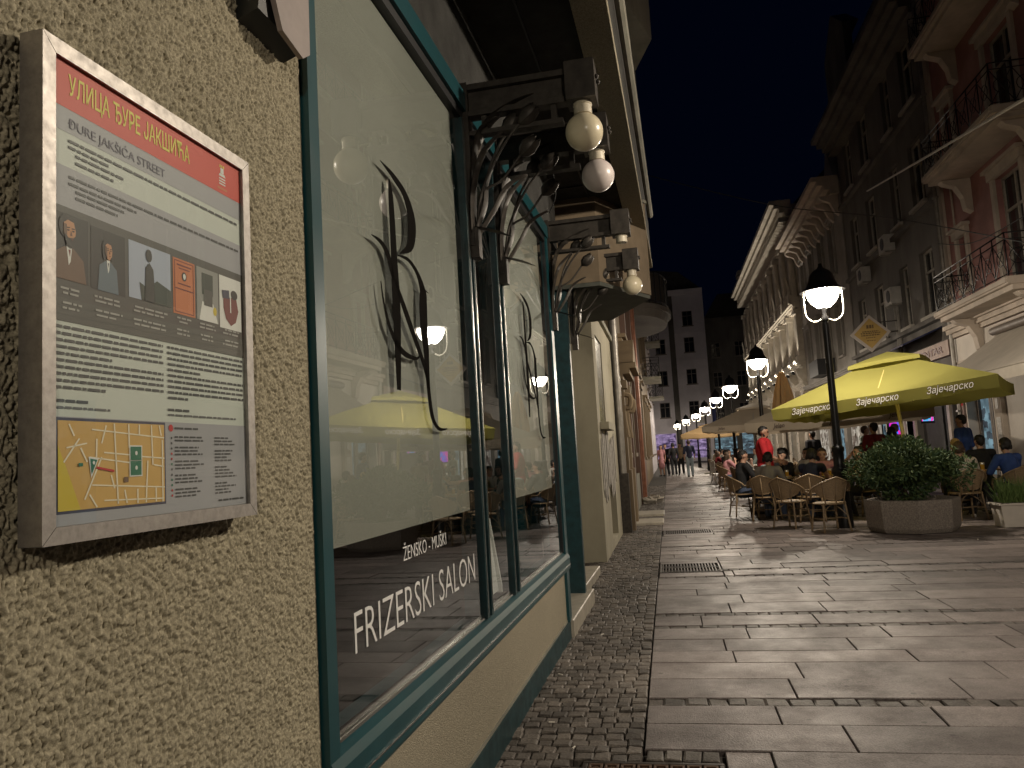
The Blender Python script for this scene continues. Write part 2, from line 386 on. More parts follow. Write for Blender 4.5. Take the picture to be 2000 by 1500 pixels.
# ------------------------------------------------------------------ hair salon (its front is turned a degree against the street)
SA = -.019
def S(x, y, z=0):
    return (x*math.cos(SA)-y*math.sin(SA), x*math.sin(SA)+y*math.cos(SA), z)
def sthing(name, label, cat, base, group=None): return thing(name, label, cat, S(*base), SA, group)
def roughcast(name, c1, c2, scale, dist, stretch=(1, 1, .55)):
    M = bpy.data.materials.new(name); M.use_nodes = True
    nt = M.node_tree; N = nt.nodes; L = nt.links; b = N['Principled BSDF']; b.inputs['Roughness'].default_value = .9; b.inputs['Specular IOR Level'].default_value = .2
    tc = N.new('ShaderNodeTexCoord'); mp = N.new('ShaderNodeMapping'); mp.inputs['Scale'].default_value = stretch; L.new(tc.outputs['Object'], mp.inputs[0])
    n = N.new('ShaderNodeTexNoise'); n.inputs['Scale'].default_value = scale; n.inputs['Detail'].default_value = 4; n.inputs['Roughness'].default_value = .6; n.inputs['Distortion'].default_value = .8
    L.new(mp.outputs[0], n.inputs['Vector'])
    n3 = N.new('ShaderNodeTexVoronoi'); n3.inputs['Scale'].default_value = scale*1.1; n3.feature = 'SMOOTH_F1'; L.new(mp.outputs[0], n3.inputs['Vector'])
    n2 = N.new('ShaderNodeTexNoise'); n2.inputs['Scale'].default_value = 1.7; n2.inputs['Detail'].default_value = 6; L.new(tc.outputs['Object'], n2.inputs['Vector'])
    r = N.new('ShaderNodeMapRange'); r.inputs[1].default_value = .42; r.inputs[2].default_value = .6; L.new(n.outputs['Fac'], r.inputs[0])
    ad = N.new('ShaderNodeMath'); ad.operation = 'SUBTRACT'; L.new(r.outputs[0], ad.inputs[0]); L.new(n3.outputs['Distance'], ad.inputs[1])
    mx = N.new('ShaderNodeMix'); mx.data_type = 'RGBA'; mx.inputs[6].default_value = (*c1, 1); mx.inputs[7].default_value = (*c2, 1); L.new(n2.outputs['Fac'], mx.inputs[0])
    n4 = N.new('ShaderNodeTexNoise'); n4.inputs['Scale'].default_value = scale*1.6; L.new(tc.outputs['Object'], n4.inputs['Vector'])
    hs = N.new('ShaderNodeHueSaturation'); L.new(mx.outputs[2], hs.inputs['Color'])
    g = N.new('ShaderNodeMapRange'); g.inputs[1].default_value = .32; g.inputs[2].default_value = .68; g.inputs[3].default_value = .72; g.inputs[4].default_value = 1.18; L.new(n4.outputs['Fac'], g.inputs[0]); L.new(g.outputs[0], hs.inputs['Value'])
    L.new(hs.outputs[0], b.inputs['Base Color'])
    bp = N.new('ShaderNodeBump'); bp.inputs['Strength'].default_value = 1.0; bp.inputs['Distance'].default_value = dist
    L.new(ad.outputs[0], bp.inputs['Height']); L.new(bp.outputs[0], b.inputs['Normal'])
    return M
M_rough = roughcast('roughcast_render', (.52, .465, .335), (.38, .34, .25), 88, .0125)
M_fine = roughcast('fine_pebble_render', (.66, .59, .44), (.54, .48, .36), 210, .005, (1, 1, 1))
M_teal = mat('teal_enamel', (.008, .060, .072), .34, 0, var=(3, .2))
M_tealdark = mat('weathered_teal', (.012, .045, .052), .45, 0, var=(14, .5), bump=(60, .2, .001))
M_steel = mat('brushed_steel', (.36, .335, .31), .5, .75, var=(60, .25), bump=(90, .15, .0006, (1, 1, 8)))
M_trim = mat('bright_trim', (.5, .5, .48), .25, 1)
M_dark = mat('black_gasket', (.012, .012, .013), .5)
M_film = mat('frosted_film', (.38, .37, .325), .55, var=(1.2, .08))
M_glass = glass_mat('window_glass', (.94, .96, .95), 2.45)
M_logo = mat('black_decal', (.012, .011, .010), .9, spec=0)
M_white = mat('white_decal', (.78, .78, .76), .6)
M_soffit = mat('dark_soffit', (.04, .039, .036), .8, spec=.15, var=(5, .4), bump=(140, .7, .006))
M_metal = mat('dark_bronze', (.06, .052, .044), .5, .45, var=(18, .5), bump=(50, .3, .002))
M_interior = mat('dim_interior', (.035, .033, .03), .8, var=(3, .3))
M_concrete = mat('stained_concrete', (.26, .25, .20), .85, var=(2.2, .35), bump=(90, .5, .003), streak=(1, 1, .25))
M_step = mat('travertine_step', (.42, .38, .31), .5, var=(7, .25), bump=(60, .2, .001))

X0 = -.98
salon = sthing('hair_salon', 'hair salon front with teal framed shop windows in pebbly roughcast wall', 'shop', (X0, 4, 0))
SO = (X0, 4, 0)
def sp(name, mb, m_, parent=None, smooth=False):
    """a part of the salon, given in the salon's own frame"""
    return mb.build(name, m_, parent or salon, org=SO if parent in (None, salon) else SO, smooth=smooth)
import numpy as np
RW = (.66, 1.915, .42, 2.95)                      # stretch of wall whose relief is real geometry
w = MB(); w.box(-1.4, X0, -3.5, RW[0], 0, 3.9); w.box(-1.4, X0, RW[0], 1.915, 0, RW[2]); w.box(-1.4, X0, RW[0], 1.915, RW[3], 3.9); w.box(-1.4, X0-.03, RW[0], 1.91, RW[2], RW[3])
sp('roughcast_wall', w, M_rough)
def relief(y0, y1, z0, z1, step, amp):
    ny, nz = int((y1-y0)/step)+1, int((z1-z0)/step)+1; rg = np.random.default_rng(11)
    fy = np.fft.fftfreq(nz, step)[:, None]; fx = np.fft.fftfreq(ny, step)[None, :]
    def band(sx, sy, sh=0.0):
        a = np.fft.ifft2(np.fft.fft2(rg.standard_normal((nz, ny)))*np.exp(-2*PI**2*(((fx+sh*fy)*sx)**2+(fy*sy)**2))).real; return a/a.std()
    a = band(.0015, .0028, .35)-.45*band(.0047, .0072)
    h = np.tanh(a*1.3)*.8+band(.0016, .0016)*.2+band(.03, .05)*.10
    h = (h-h.mean())/h.std()*amp; ed = np.ones((nz, ny)); ed[:, -4:] = 0; h = h*ed
    yy, zz = np.meshgrid(np.linspace(y0, y1, ny), np.linspace(z0, z1, nz))
    co = np.stack([X0+h-SO[0], yy-SO[1], zz-SO[2]], -1).reshape(-1, 3).astype(np.float32)
    i = (np.arange(nz-1)[:, None]*ny+np.arange(ny-1)[None, :]).reshape(-1); f = np.stack([i, i+1, i+1+ny, i+ny], -1).astype(np.int32)
    me = bpy.data.meshes.new('roughcast_relief'); me.vertices.add(len(co)); me.vertices.foreach_set('co', co.ravel()); me.loops.add(f.size); me.loops.foreach_set('vertex_index', f.ravel())
    me.polygons.add(len(f)); me.polygons.foreach_set('loop_start', np.arange(0, f.size, 4, dtype=np.int32)); me.polygons.foreach_set('use_smooth', np.ones(len(f), bool)); me.update(); me.validate(); me.materials.append(M_grain)
    return obj('roughcast_relief', me, salon)
M_grain = mat('roughcast_grain', (.43, .385, .275), .92, var=(170, .55), spec=.15, bump=(420, .5, .0012))
relief(*RW, .0026, .0027)
w = MB(); w.box(-1.3, X0-.004, 1.99, 6.06, .155, .505); sp('plinth', w, M_fine)
w = MB(); w.box(-1.25, X0-.001, 1.99, 6.06, .505, .535); w.box(-1.25, X0+.002, 1.99, 6.06, .14, .155); sp('plinth_edging', w, M_concrete)
w = MB(); w.box(-1.2, X0+.010, 1.93, 6.12, 0, .14); sp('base_board', w, M_tealdark)
# frame
w = MB()
w.prism([(-.12, .535), (.030, .535), (.036, .548), (.036, .63), (.022, .655), (-.01, .672), (-.12, .672)], lambda a, z: (X0+a, 1.925, z), lambda a, z: (X0+a, 6.115, z))
sp('sill', w, M_teal)
w = MB(); w.box(X0-.01, X0+.002, 1.99, 6.03, .674, .684); w.box(X0-.02, X0-.008, 1.99, 6.03, .686, .70); w.box(X0+.037, X0+.041, 1.93, 6.11, .572, .577); sp('sill_trim', w, M_trim)
w = MB(); w.chbox(X0-.12, X0+.022, 1.922, 1.982, .14, 3.27, .004); sp('jamb', w, M_teal)
w = MB(); w.box(X0-.12, X0+.018, 6.03, 6.12, .14, 3.30); sp('jamb', w, M_teal)
w = MB(); w.box(X0-.12, X0+.026, 1.90, 6.14, 3.20, 3.30); sp('head_rail', w, M_teal)
w = MB(); w.box(X0-.10, X0+.008, 1.99, 6.03, 3.155, 3.198); sp('inner_head_rail', w, M_dark)
for a, b in ((3.615, 3.655), (3.70, 3.735), (4.235, 4.27), (4.345, 4.385)):
    w = MB(); w.box(X0-.10, X0+.012, a, b, .672, 3.155); sp('mullion', w, M_tealdark)
    w = MB(); w.box(X0+.0125, X0+.0155, a+.012, a+.018, .70, 3.15); sp('mullion_trim', w, M_trim)
for a, b in ((1.983, 1.995), (6.016, 6.03)): w = MB(); w.box(X0-.10, X0+.006, a, b, .672, 3.155); sp('gasket', w, M_dark)
for a, b in ((1.995, 3.615), (3.735, 4.235), (4.385, 6.016)):
    w = MB(); w.box(X0-.012, X0-.006, a, b, .672, 3.155); sp('glass_pane', w, M_glass)
for a, b, lo in ((1.997, 3.545, 1.192), (4.46, 5.87, 1.185)):
    w = MB(); w.box(X0-.031, X0-.029, a, b, lo, 3.15); sp('frosted_film', w, M_film)
for a in (3.655, 4.27):
    w = MB(); w.box(X0-.09, X0-.01, a, a+(.045 if a < 4 else .075), .672, 3.155); sp('dark_panel', w, M_dark)
# room behind the glass
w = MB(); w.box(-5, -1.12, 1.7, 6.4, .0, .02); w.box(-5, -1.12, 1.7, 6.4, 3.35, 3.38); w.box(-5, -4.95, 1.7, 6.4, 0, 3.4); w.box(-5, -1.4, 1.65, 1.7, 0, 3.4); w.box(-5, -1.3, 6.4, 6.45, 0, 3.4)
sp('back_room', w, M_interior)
# lettering on the glass (outside face)
def on_glass(me, y, z, name='lettering', m_=None):
    fs = sorted(((min(me.vertices[v].co.x for v in p.vertices), max(me.vertices[v].co.x for v in p.vertices), p.index) for p in me.polygons)); groups = [[fs[0]]]; edge = fs[0][1]
    for f in fs[1:]:
        if f[0]-edge > .028: groups.append([])
        groups[-1].append(f); edge = max(edge, f[1])
    if len(groups) > 1:
        for g_ in groups:
            keep = {f[2] for f in g_}; bm = bmesh.new(); bm.from_mesh(me); bm.faces.ensure_lookup_table()
            bmesh.ops.delete(bm, geom=[f for f in bm.faces if f.index not in keep], context='FACES'); m2 = bpy.data.meshes.new('lettering'); bm.to_mesh(m2); bm.free(); m2.materials.append(me.materials[0])
            to_plane(m2, (X0-.0045-SO[0], y-SO[1], z-SO[2]), (0, 1, 0), (0, 0, 1), (1, 0, 0)); obj(name, m2, salon)
        return
    to_plane(me, (X0-.0045-SO[0], y-SO[1], z-SO[2]), (0, 1, 0), (0, 0, 1), (1, 0, 0)); return obj(name, me, salon)
on_glass(text_fit(text_mesh('FRIZERSKI SALON', .165, 'lettering', M_white, depth=.0006, bold=-.0018), 1.33, .12), 2.157, .877)
on_glass(text_fit(text_mesh('ŽENSKO - MUŠKI', .07, 'lettering', M_white, depth=.0006, bold=-.0008), .495, .062), 2.58, 1.087)
# calligraphic R emblem: tapered strokes
def strokes(lst, xoff, ysh=0.0):
    q = MB()
    for pts in lst:
        P = spline(pts, 8); L_, R_ = [], []
        for i, (yy, zz, ww) in enumerate(P):
            a = P[max(i-1, 0)]; b = P[min(i+1, len(P)-1)]
            # widths are given across the view, where the glass is seen foreshortened
            d = Vector((b[0]-a[0], b[1]-a[1])); d = d.normalized() if d.length > 1e-9 else Vector((0, 1))
            nn = Vector((-d.y*1.9, d.x*.85)); ww *= .8
            L_.append((yy+nn.x*ww, zz+nn.y*ww)); R_.append((yy-nn.x*ww, zz-nn.y*ww))
        for i in range(len(P)-1):
            quad = [L_[i], L_[i+1], R_[i+1], R_[i]]
            q.prism([(p[0]+ysh, p[1]) for p in quad], lambda a, z: (xoff, a, z), lambda a, z: (xoff-.001, a, z))
    return q
RS = [[(2.607,2.475,.004),(2.614,2.40,.016),(2.62,2.194,.020),(2.623,2.016,.026),(2.617,1.832,.020),(2.611,1.691,.012)],
      [(2.521,2.515,.002),(2.651,2.500,.020),(2.765,2.470,.026),(2.825,2.410,.030),(2.829,2.338,.030),(2.79,2.265,.022),(2.683,2.213,.003)],
      [(2.655,2.200,.003),(2.774,2.210,.012),(2.872,2.180,.016),(2.930,2.121,.026),(2.929,2.074,.030),(2.924,1.992,.030),(2.937,1.872,.022),(2.945,1.728,.014),(2.978,1.61,.014),(3.057,1.563,.012),(3.173,1.565,.003)],
      [(2.412,2.211,.002),(2.501,2.206,.014),(2.562,2.172,.016),(2.602,2.093,.008)],
      [(2.615,2.10,.008),(2.704,2.009,.018),(2.791,1.924,.018),(2.904,1.812,.014),(2.952,1.721,.006)],
      [(2.48,2.063,.002),(2.503,1.98,.006),(2.56,1.897,.012),(2.662,1.838,.018),(2.801,1.828,.010),(2.86,1.845,.003)],
      [(2.915,2.131,.010),(3.006,2.125,.001)]]
q = strokes(RS, X0-.0046); sp('emblem', q, M_logo)
q = strokes(RS, X0-.0046, 2.42); q.v = [(a, b if True else b, c) for a, b, c in q.v]; sp('emblem', q, M_logo)
# overhanging storey above
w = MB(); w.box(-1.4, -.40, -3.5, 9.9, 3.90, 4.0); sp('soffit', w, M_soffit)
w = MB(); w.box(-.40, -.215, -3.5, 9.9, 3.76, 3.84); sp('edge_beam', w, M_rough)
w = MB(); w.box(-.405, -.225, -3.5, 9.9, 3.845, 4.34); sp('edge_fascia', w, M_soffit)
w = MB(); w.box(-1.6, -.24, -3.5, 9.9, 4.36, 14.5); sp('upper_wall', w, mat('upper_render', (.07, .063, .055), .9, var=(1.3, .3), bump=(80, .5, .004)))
for yy in (2.9, 4.9, 6.9):
    w = MB(); w.box(-1.38, -.41, yy, yy+.012, 3.886, 3.9); sp('soffit_joint', w, M_dark)
w = MB(); w.box(-.72, -.708, -3.4, 9.8, 3.886, 3.9); sp('soffit_joint', w, M_dark)
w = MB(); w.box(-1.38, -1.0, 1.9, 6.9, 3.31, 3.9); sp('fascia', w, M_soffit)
w = MB(); w.tube([(-.19, -3.4, 4.42), (-.19, 9.8, 4.42)], .035, 8); sp('gutter_pipe', w, M_concrete, smooth=True)
# triangular balconies on the overhang
def tri(z0, z1, y0, ya, y1, xa, m_):
    q = MB(); T = [(-.9, y0), (-.225, y0+.0), (xa, ya), (-.225, y1), (-.9, y1)]
    q.prism(T, lambda a, b: (a, b, z0), lambda a, b: (a, b, z1)); return q
bal = tri(3.06, 4.02, 7.55, 8.25, 9.75, -.20, M_rough)
q = MB(); q.prism([(-1.1, 7.25), (-.66, 7.25), (-.212, 8.16), (-.73, 9.25), (-1.1, 9.25)], lambda a, b: (a, b, 3.06), lambda a, b: (a, b, 4.05)); sp('balcony_parapet', q, mat('sandy_render', (.21, .16, .105), .9, var=(3, .25), bump=(150, .6, .004)))
q = MB(); q.prism([(-1.1, 7.25), (-.66, 7.25), (-.225, 8.16), (-.73, 9.24), (-1.1, 9.24)], lambda a, b: (a, b, 3.02), lambda a, b: (a, b, 3.058)); sp('balcony_underside', q, mat('olive_soffit', (.09, .095, .08), .8, var=(4, .3)))
q = MB(); q.prism([(-1.1, 7.2), (-.64, 7.2), (-.19, 8.16), (-.71, 9.3), (-1.1, 9.3)], lambda a, b: (a, b, 4.052), lambda a, b: (a, b, 4.085)); sp('balcony_coping', q, M_concrete)
q = MB(); q.prism([(-.5, 9.2), (-.245, 9.28), (-.0, 10.16), (-.245, 10.9), (-.5, 11.0)], lambda a, b: (a+.0, b-1.4, 6.2), lambda a, b: (a, b-1.4, 7.2)); sp('balcony_parapet', q, M_concrete)
# second doorway beyond the window: recessed teal door, stone step
w = MB(); w.box(-1.5, -1.16, 6.12, 6.2, .12, 3.3); sp('door_reveal', w, M_teal)
w = MB(); w.box(-1.42, X0+.004, 6.16, 6.24, .12, 3.3); sp('door_jamb', w, M_teal)
w = MB(); w.box(-1.5, -1.42, 6.24, 7.3, .12, 2.3); sp('door', w, M_teal)
w = MB(); w.box(-1.5, -1.45, 6.24, 7.3, 2.3, 3.3); sp('transom', w, M_tealdark)
w = MB(); w.box(-1.55, X0-.02, 7.3, 7.38, .12, 3.3); sp('door_jamb', w, M_tealdark)
w = MB(); w.chbox(-1.5, X0+.03, 6.15, 7.55, -.02, .135, .008); sp('door_step', w, M_step)
w = MB(); w.chbox(-1.7, X0-.10, 7.55, 9.3, -.02, .10, .008); sp('landing', w, M_step)
w = MB(); w.box(-2.2, -1.62, 7.38, 10.3, .1, 3.9); sp('recess_wall', w, M_concrete)
# A-board inside the narrow pane
ab = sthing('display_board', 'white folding display board leaning behind the narrow salon pane', 'board', (-1.06, 4.17, .44))
q = MB(); q.prism([(-.07, .26), (.03, .26), (.03, .30), (-.02, .66), (-.045, .66)], lambda a, z: (a, 0, z), lambda a, z: (a, .02, z)); q.build('side', M_white, ab)
q = MB(); q.prism([(.0, .27), (.012, .27), (-.028, .655), (-.04, .655)], lambda a, z: (a, -.16, z), lambda a, z: (a, -.001, z)); q.build('panel', M_white, ab)
q = MB(); q.box(-.14, .05, -.18, .04, .0, .258); q.build('shelf', M_interior, ab)

# ------------------------------------------------------------------ wall box above the sign
al = sthing('wall_siren', 'grey and black alarm siren box fixed at the corner of the roughcast wall', 'alarm box', (X0, 1.72, 2.5))
q = MB(); q.prism([(0, .0), (.13, .02), (.15, .10), (.15, .34), (0, .34)], lambda a, z: (a*.45, -.12+(.0), z+.02), lambda a, z: (a*.45, .10, z+.02)); q.build('housing', mat('black_plastic', (.012, .013, .012), .4), al)
q = MB(); q.prism([(-.085, .10), (-.045, .02), (.06, .0), (.10, .03), (.105, .34), (-.075, .34)], lambda b, z: (.068, b, z), lambda b, z: (.082, b, z)); q.build('cover', mat('aged_grey_plastic', (.30, .25, .23), .45, var=(8, .2)), al)
to = text_mesh('A', .05, 'mark', M_logo); to_plane(to, (.083, .02, .19), (0, 1, 0), (0, 0, 1), (1, 0, 0)); obj('mark', to, al)

# ------------------------------------------------------------------ street information sign
sg = sthing('street_sign', 'steel framed street information sign with red header and map on roughcast wall', 'sign', (X0, 1.254, 1.33))
SGO = (X0, 1.254, 1.33)
ya, yb, za, zb = .963, 1.546, 1.331, 2.131; fw = .026; xf = -.925
def sgp(name, mb, m_, parent=None): return mb.build(name, m_, parent or sg, org=SGO)
q = MB(); q.box(X0+.012, xf-.009, ya+.004, yb-.004, za+.004, zb-.004); sgp('backing', q, M_steel)
def rail(p0, p1, p2, p3):
    q = MB()
    pts = [p0, p1, p2, p3]
    q.prism(pts, lambda a, b: (X0+.012, a, b), lambda a, b: (xf, a, b)); return q
for nm, pts in (('frame_rail', [(ya, zb), (yb, zb), (yb-fw, zb-fw), (ya+fw, zb-fw)]), ('frame_rail', [(ya, za), (yb, za), (yb-fw, za+fw), (ya+fw, za+fw)]),
                ('frame_rail', [(ya, za), (ya, zb), (ya+fw, zb-fw), (ya+fw, za+fw)]), ('frame_rail', [(yb, za), (yb, zb), (yb-fw, zb-fw), (yb-fw, za+fw)])):
    cx = sum(p[0] for p in pts)/4; cz = sum(p[1] for p in pts)/4
    pts = [(p[0]+(cx-p[0])*.002, p[1]+(cz-p[1])*.002) for p in pts]
    sgp(nm, rail(*pts), M_steel)
Y0_, Y1_, Z0_, Z1_ = ya+fw+.0005, yb-fw-.0005, za+fw+.0005, zb-fw-.0005
def uvp(u, v, lay): return (-.9335+lay*.0004, Y0_+(Y1_-Y0_)*u, Z1_-(Z1_-Z0_)*v)
def flat(name, col, rough=.5, var=None): return mat(name, lin([c/255 for c in col]), rough, var=var)
PM = {k: flat('print_'+k, c) for k, c in dict(paper=(206, 212, 204), grey=(168, 168, 174), red=(214, 66, 46), yellow=(235, 222, 84), darkgrey=(80, 78, 74), ink=(72, 72, 74), title=(120, 116, 130), tan=(214, 172, 94), road=(246, 236, 208), green=(24, 112, 82), redline=(196, 40, 40), mapyellow=(214, 190, 60), navy=(62, 60, 84), white=(232, 232, 228), orange=(206, 120, 70), skin=(196, 140, 100), black=(44, 40, 38), brown=(110, 82, 62), blueg=(96, 112, 124), sky=(176, 186, 206), leaf=(58, 66, 58), maroon=(120, 52, 48), stone=(150, 150, 146), caption=(170, 168, 164), inkpale=(104, 104, 106)).items()}
def rect(mb, u0, u1, v0, v1, lay, mi=0):
    mb.poly([uvp(u0, v1, lay), uvp(u1, v1, lay), uvp(u1, v0, lay), uvp(u0, v0, lay)], mi)
def upoly(mb, pts, lay, mi=0): mb.poly([uvp(u, v, lay) for u, v in pts], mi)
def uell(mb, cu, cv, ru, rv, lay, mi=0, n=18): upoly(mb, [(cu+ru*math.cos(2*PI*i/n), cv+rv*math.sin(2*PI*i/n)) for i in range(n)], lay, mi)
keys = list(PM); KI = {k: i for i, k in enumerate(keys)}; KM = [PM[k] for k in keys]
pr = MB(); rect(pr, 0, 1, 0, 1, 0, KI['paper'])
for a, b in ((.104, .158), (.235, .325)): rect(pr, 0, 1, a, b, 1, KI['grey'])
rect(pr, 0, 1, .775, 1, 1, KI['grey'])
poster = sgp('poster', pr, KM)
pr = MB(); rect(pr, 0, 1, 0, .104, 2, KI['red']); sgp('red_header', pr, KM)
def sign_text(body, size, key, u, v, w, h):
    me = text_fit(text_mesh(body, size, 'title', PM[key], depth=.0001, bold=.0004 if key == 'yellow' else 0), w*(Y1_-Y0_), h*(Z1_-Z0_))
    o = uvp(u, v, 3.5); to_plane(me, (o[0]-SGO[0], o[1]-SGO[1], o[2]-SGO[2]), (0, 1, 0), (0, 0, 1), (1, 0, 0)); return obj('title', me, sg)
sign_text('УЛИЦА ЂУРЕ ЈАКШИЋА', .04, 'yellow', .062, .081, .595, .058)
sign_text('ĐURE JAKŠIĆA STREET', .03, 'title', .062, .153, .45, .036)
# city emblem: small tower over bars
pr = MB()
upoly(pr, [(.848, .052), (.895, .052), (.888, .044), (.855, .044)], 3, KI['white']); rect(pr, .86, .882, .027, .043, 3, KI['white'])
for k in range(3): rect(pr, .856, .866, .0, .0, 3, KI['white']) if 0 else rect(pr, .855+.012*k, .862+.012*k, .018, .026, 3, KI['yellow'])
for k in range(3): rect(pr, .85, .893, .057+.008*k, .061+.008*k, 3, KI['white'])
rect(pr, .838, .905, .086, .092, 3, KI['orange']); sgp('emblem', pr, KM)
# small print: rows of unreadable words
def words(mb, u0, u1, v, h, key, lay=3, fill=1.0):
    u = u0; e = u0+(u1-u0)*fill
    while u < e-.004:
        wd = min(random.uniform(.012, .05), e-u)
        upoly(mb, [(u, v+h*.5), (u+wd, v+h*.5), (u+wd, v-h*.5), (u, v-h*.5)], lay, KI[key]); u += wd+.006
tx = MB()
for v, u0, u1 in ((.175, .062, .97), (.189, .062, .23), (.203, .09, .30), (.219, .09, .26)): words(tx, u0, u1, v, .0062, 'ink')
for v, u0, u1 in ((.256, .062, .985), (.271, .062, .36), (.284, .09, .30), (.298, .09, .27)): words(tx, u0, u1, v, .0062, 'ink')
for k in range(10):
    for u0, u1 in ((.013, .488), (.512, .988)):
        words(tx, u0, u1, .586+k*.0142, .0062, 'ink', fill=(1 if k not in (4, 9) else random.uniform(.2, .6)))
words(tx, .018, .14, .742, .006, 'ink'); words(tx, .018, .23, .756, .005, 'inkpale'); words(tx, .511, .63, .744, .006, 'ink'); words(tx, .511, .93, .757, .005, 'inkpale')
for k in range(19):
    v = .812+k*.0088
    if k % 4 != 2: words(tx, .544, random.uniform(.64, .72), v, .0042, 'ink')
    if k % 5 != 3: words(tx, .782, random.uniform(.86, .93), v, .0042, 'ink')
words(tx, .544, .68, .790, .005, 'ink'); words(tx, .80, .98, .982, .005, 'ink'); uell(tx, .524, .79, .012, .009, 3, KI['redline'])
for k in range(12): uell(tx, .527, .815+k*.013, .004, .003, 3, KI[random.choice(('redline', 'ink', 'green'))])
sgp('small_print', tx, KM)
# picture band
pb = MB(); rect(pb, 0, 1, .325, .574, 2, KI['darkgrey']); band = sgp('picture_band', pb, KM)
def portrait(u0, u1, v0, v1, cu, cv, ru, rv, coat, man):
    pc = MB(); rect(pc, u0, u1, v0, v1, 3, KI['black'])
    for k in range(5): uell(pc, cu+ru*.4, cv+rv*1.2, ru*(3.2-.5*k), rv*(2.6-.45*k), 3.1+.1*k, KI['black' if k < 1 else 'darkgrey']) if u1-cu > ru*3.6 and 0 else None
    top = cv+rv*1.25
    upoly(pc, [(max(u0, cu-ru*2.3), v1), (cu-ru*1.9, top+rv*.5), (cu-ru*.6, top-rv*.1), (cu+ru*.6, top-rv*.1), (min(u1, cu+ru*1.9), top+rv*.6), (min(u1, cu+ru*2.3), v1)], 4, KI[coat])
    upoly(pc, [(cu-ru*.35, top-rv*.25), (cu+ru*.4, top-rv*.25), (cu+ru*.2, top+rv*.9), (cu-ru*.05, top+rv*1.2)], 4.4, KI['white'])
    upoly(pc, [(cu-ru*.1, top+rv*.05), (cu+ru*.2, top+rv*.05), (cu+ru*.12, top+rv*.6)], 4.8, KI['maroon' if man else 'navy'])
    uell(pc, cu-ru*.15, cv-rv*.35, ru*1.18, rv*.95, 5, KI['black']); 
    if not man: uell(pc, cu-ru*.85, cv+rv*.25, ru*.45, rv*.8, 5.2, KI['black']); uell(pc, cu+ru*.8, cv+rv*.25, ru*.3, rv*.7, 5.2, KI['black'])
    upoly(pc, [(cu-ru*.75, cv-rv*.55), (cu-ru*.2, cv-rv*.85), (cu+ru*.6, cv-rv*.75), (cu+ru*.85, cv-rv*.1), (cu+ru*.75, cv+rv*.5), (cu+ru*.25, cv+rv*1.0), (cu-ru*.3, cv+rv*.85), (cu-ru*.75, cv+rv*.2)], 6, KI['skin'])
    upoly(pc, [(cu-ru*.75, cv-rv*.55), (cu-ru*.35, cv-rv*.5), (cu-ru*.25, cv+rv*.8), (cu-ru*.5, cv+rv*.65), (cu-ru*.75, cv+rv*.2)], 6.4, KI['brown'])
    if man: upoly(pc, [(cu-ru*.72, cv+rv*.15), (cu-ru*.1, cv+rv*.45), (cu+ru*.5, cv+rv*.4), (cu+ru*.82, cv+rv*.2), (cu+ru*.7, cv+rv*.8), (cu+ru*.25, cv+rv*1.2), (cu-ru*.35, cv+rv*1.05)], 6.8, KI['black']); upoly(pc, [(cu+ru*.1, cv+rv*.5), (cu+ru*.5, cv+rv*.48), (cu+ru*.4, cv+rv*.58)], 7.2, KI['maroon'])
    else: upoly(pc, [(cu+ru*.05, cv+rv*.5), (cu+ru*.5, cv+rv*.48), (cu+ru*.3, cv+rv*.6)], 7.2, KI['maroon'])
    for e in (-.15, .5): upoly(pc, [(cu+ru*(e-.16), cv-rv*.14), (cu+ru*(e+.16), cv-rv*.16), (cu+ru*(e+.12), cv-rv*.05), (cu+ru*(e-.12), cv-rv*.04)], 7, KI['black']); upoly(pc, [(cu+ru*(e-.22), cv-rv*.3), (cu+ru*(e+.2), cv-rv*.34), (cu+ru*(e+.2), cv-rv*.27), (cu+ru*(e-.2), cv-rv*.23)], 7, KI['black'])
    upoly(pc, [(cu+ru*.2, cv-rv*.1), (cu+ru*.38, cv+rv*.25), (cu+ru*.1, cv+rv*.28)], 7, KI['brown'])
    sgp('portrait', pc, KM)
portrait(.005, .14, .34, .484, .062, .378, .030, .030, 'brown', True)
portrait(.15, .302, .345, .487, .224, .392, .020, .021, 'blueg', False)
pc = MB(); rect(pc, .319, .534, .344, .483, 3, KI['sky']); upoly(pc, [(.38, .483), (.37, .44), (.41, .45), (.46, .425), (.534, .44), (.534, .483)], 4, KI['leaf']); upoly(pc, [(.395, .483), (.40, .40), (.42, .385), (.44, .40), (.45, .483)], 5, KI['black']); uell(pc, .418, .368, .016, .016, 5, KI['black']); sgp('statue_photograph', pc, KM)
pc = MB(); rect(pc, .548, .676, .346, .493, 3, KI['orange'])
for a, b, c, d in ((.556, .668, .351, .353), (.556, .668, .486, .488), (.556, .559, .353, .486), (.665, .668, .353, .486), (.556, .668, .424, .427), (.57, .655, .36, .364), (.58, .645, .369, .372), (.575, .65, .41, .413)): rect(pc, a, b, c, d, 4, KI['maroon'])
uell(pc, .612, .39, .014, .012, 4, KI['black']); uell(pc, .612, .39, .008, .008, 5, KI['white']); sgp('book_cover', pc, KM)
pc = MB(); rect(pc, .687, .826, .347, .493, 3, KI['stone']); rect(pc, .72, .79, .36, .42, 4, KI['leaf']); upoly(pc, [(.70, .493), (.72, .44), (.79, .44), (.82, .493)], 4, KI['white']); rect(pc, .73, .785, .405, .45, 5, KI['darkgrey']); uell(pc, .80, .46, .012, .012, 5, KI['mapyellow']); sgp('monument_photograph', pc, KM)
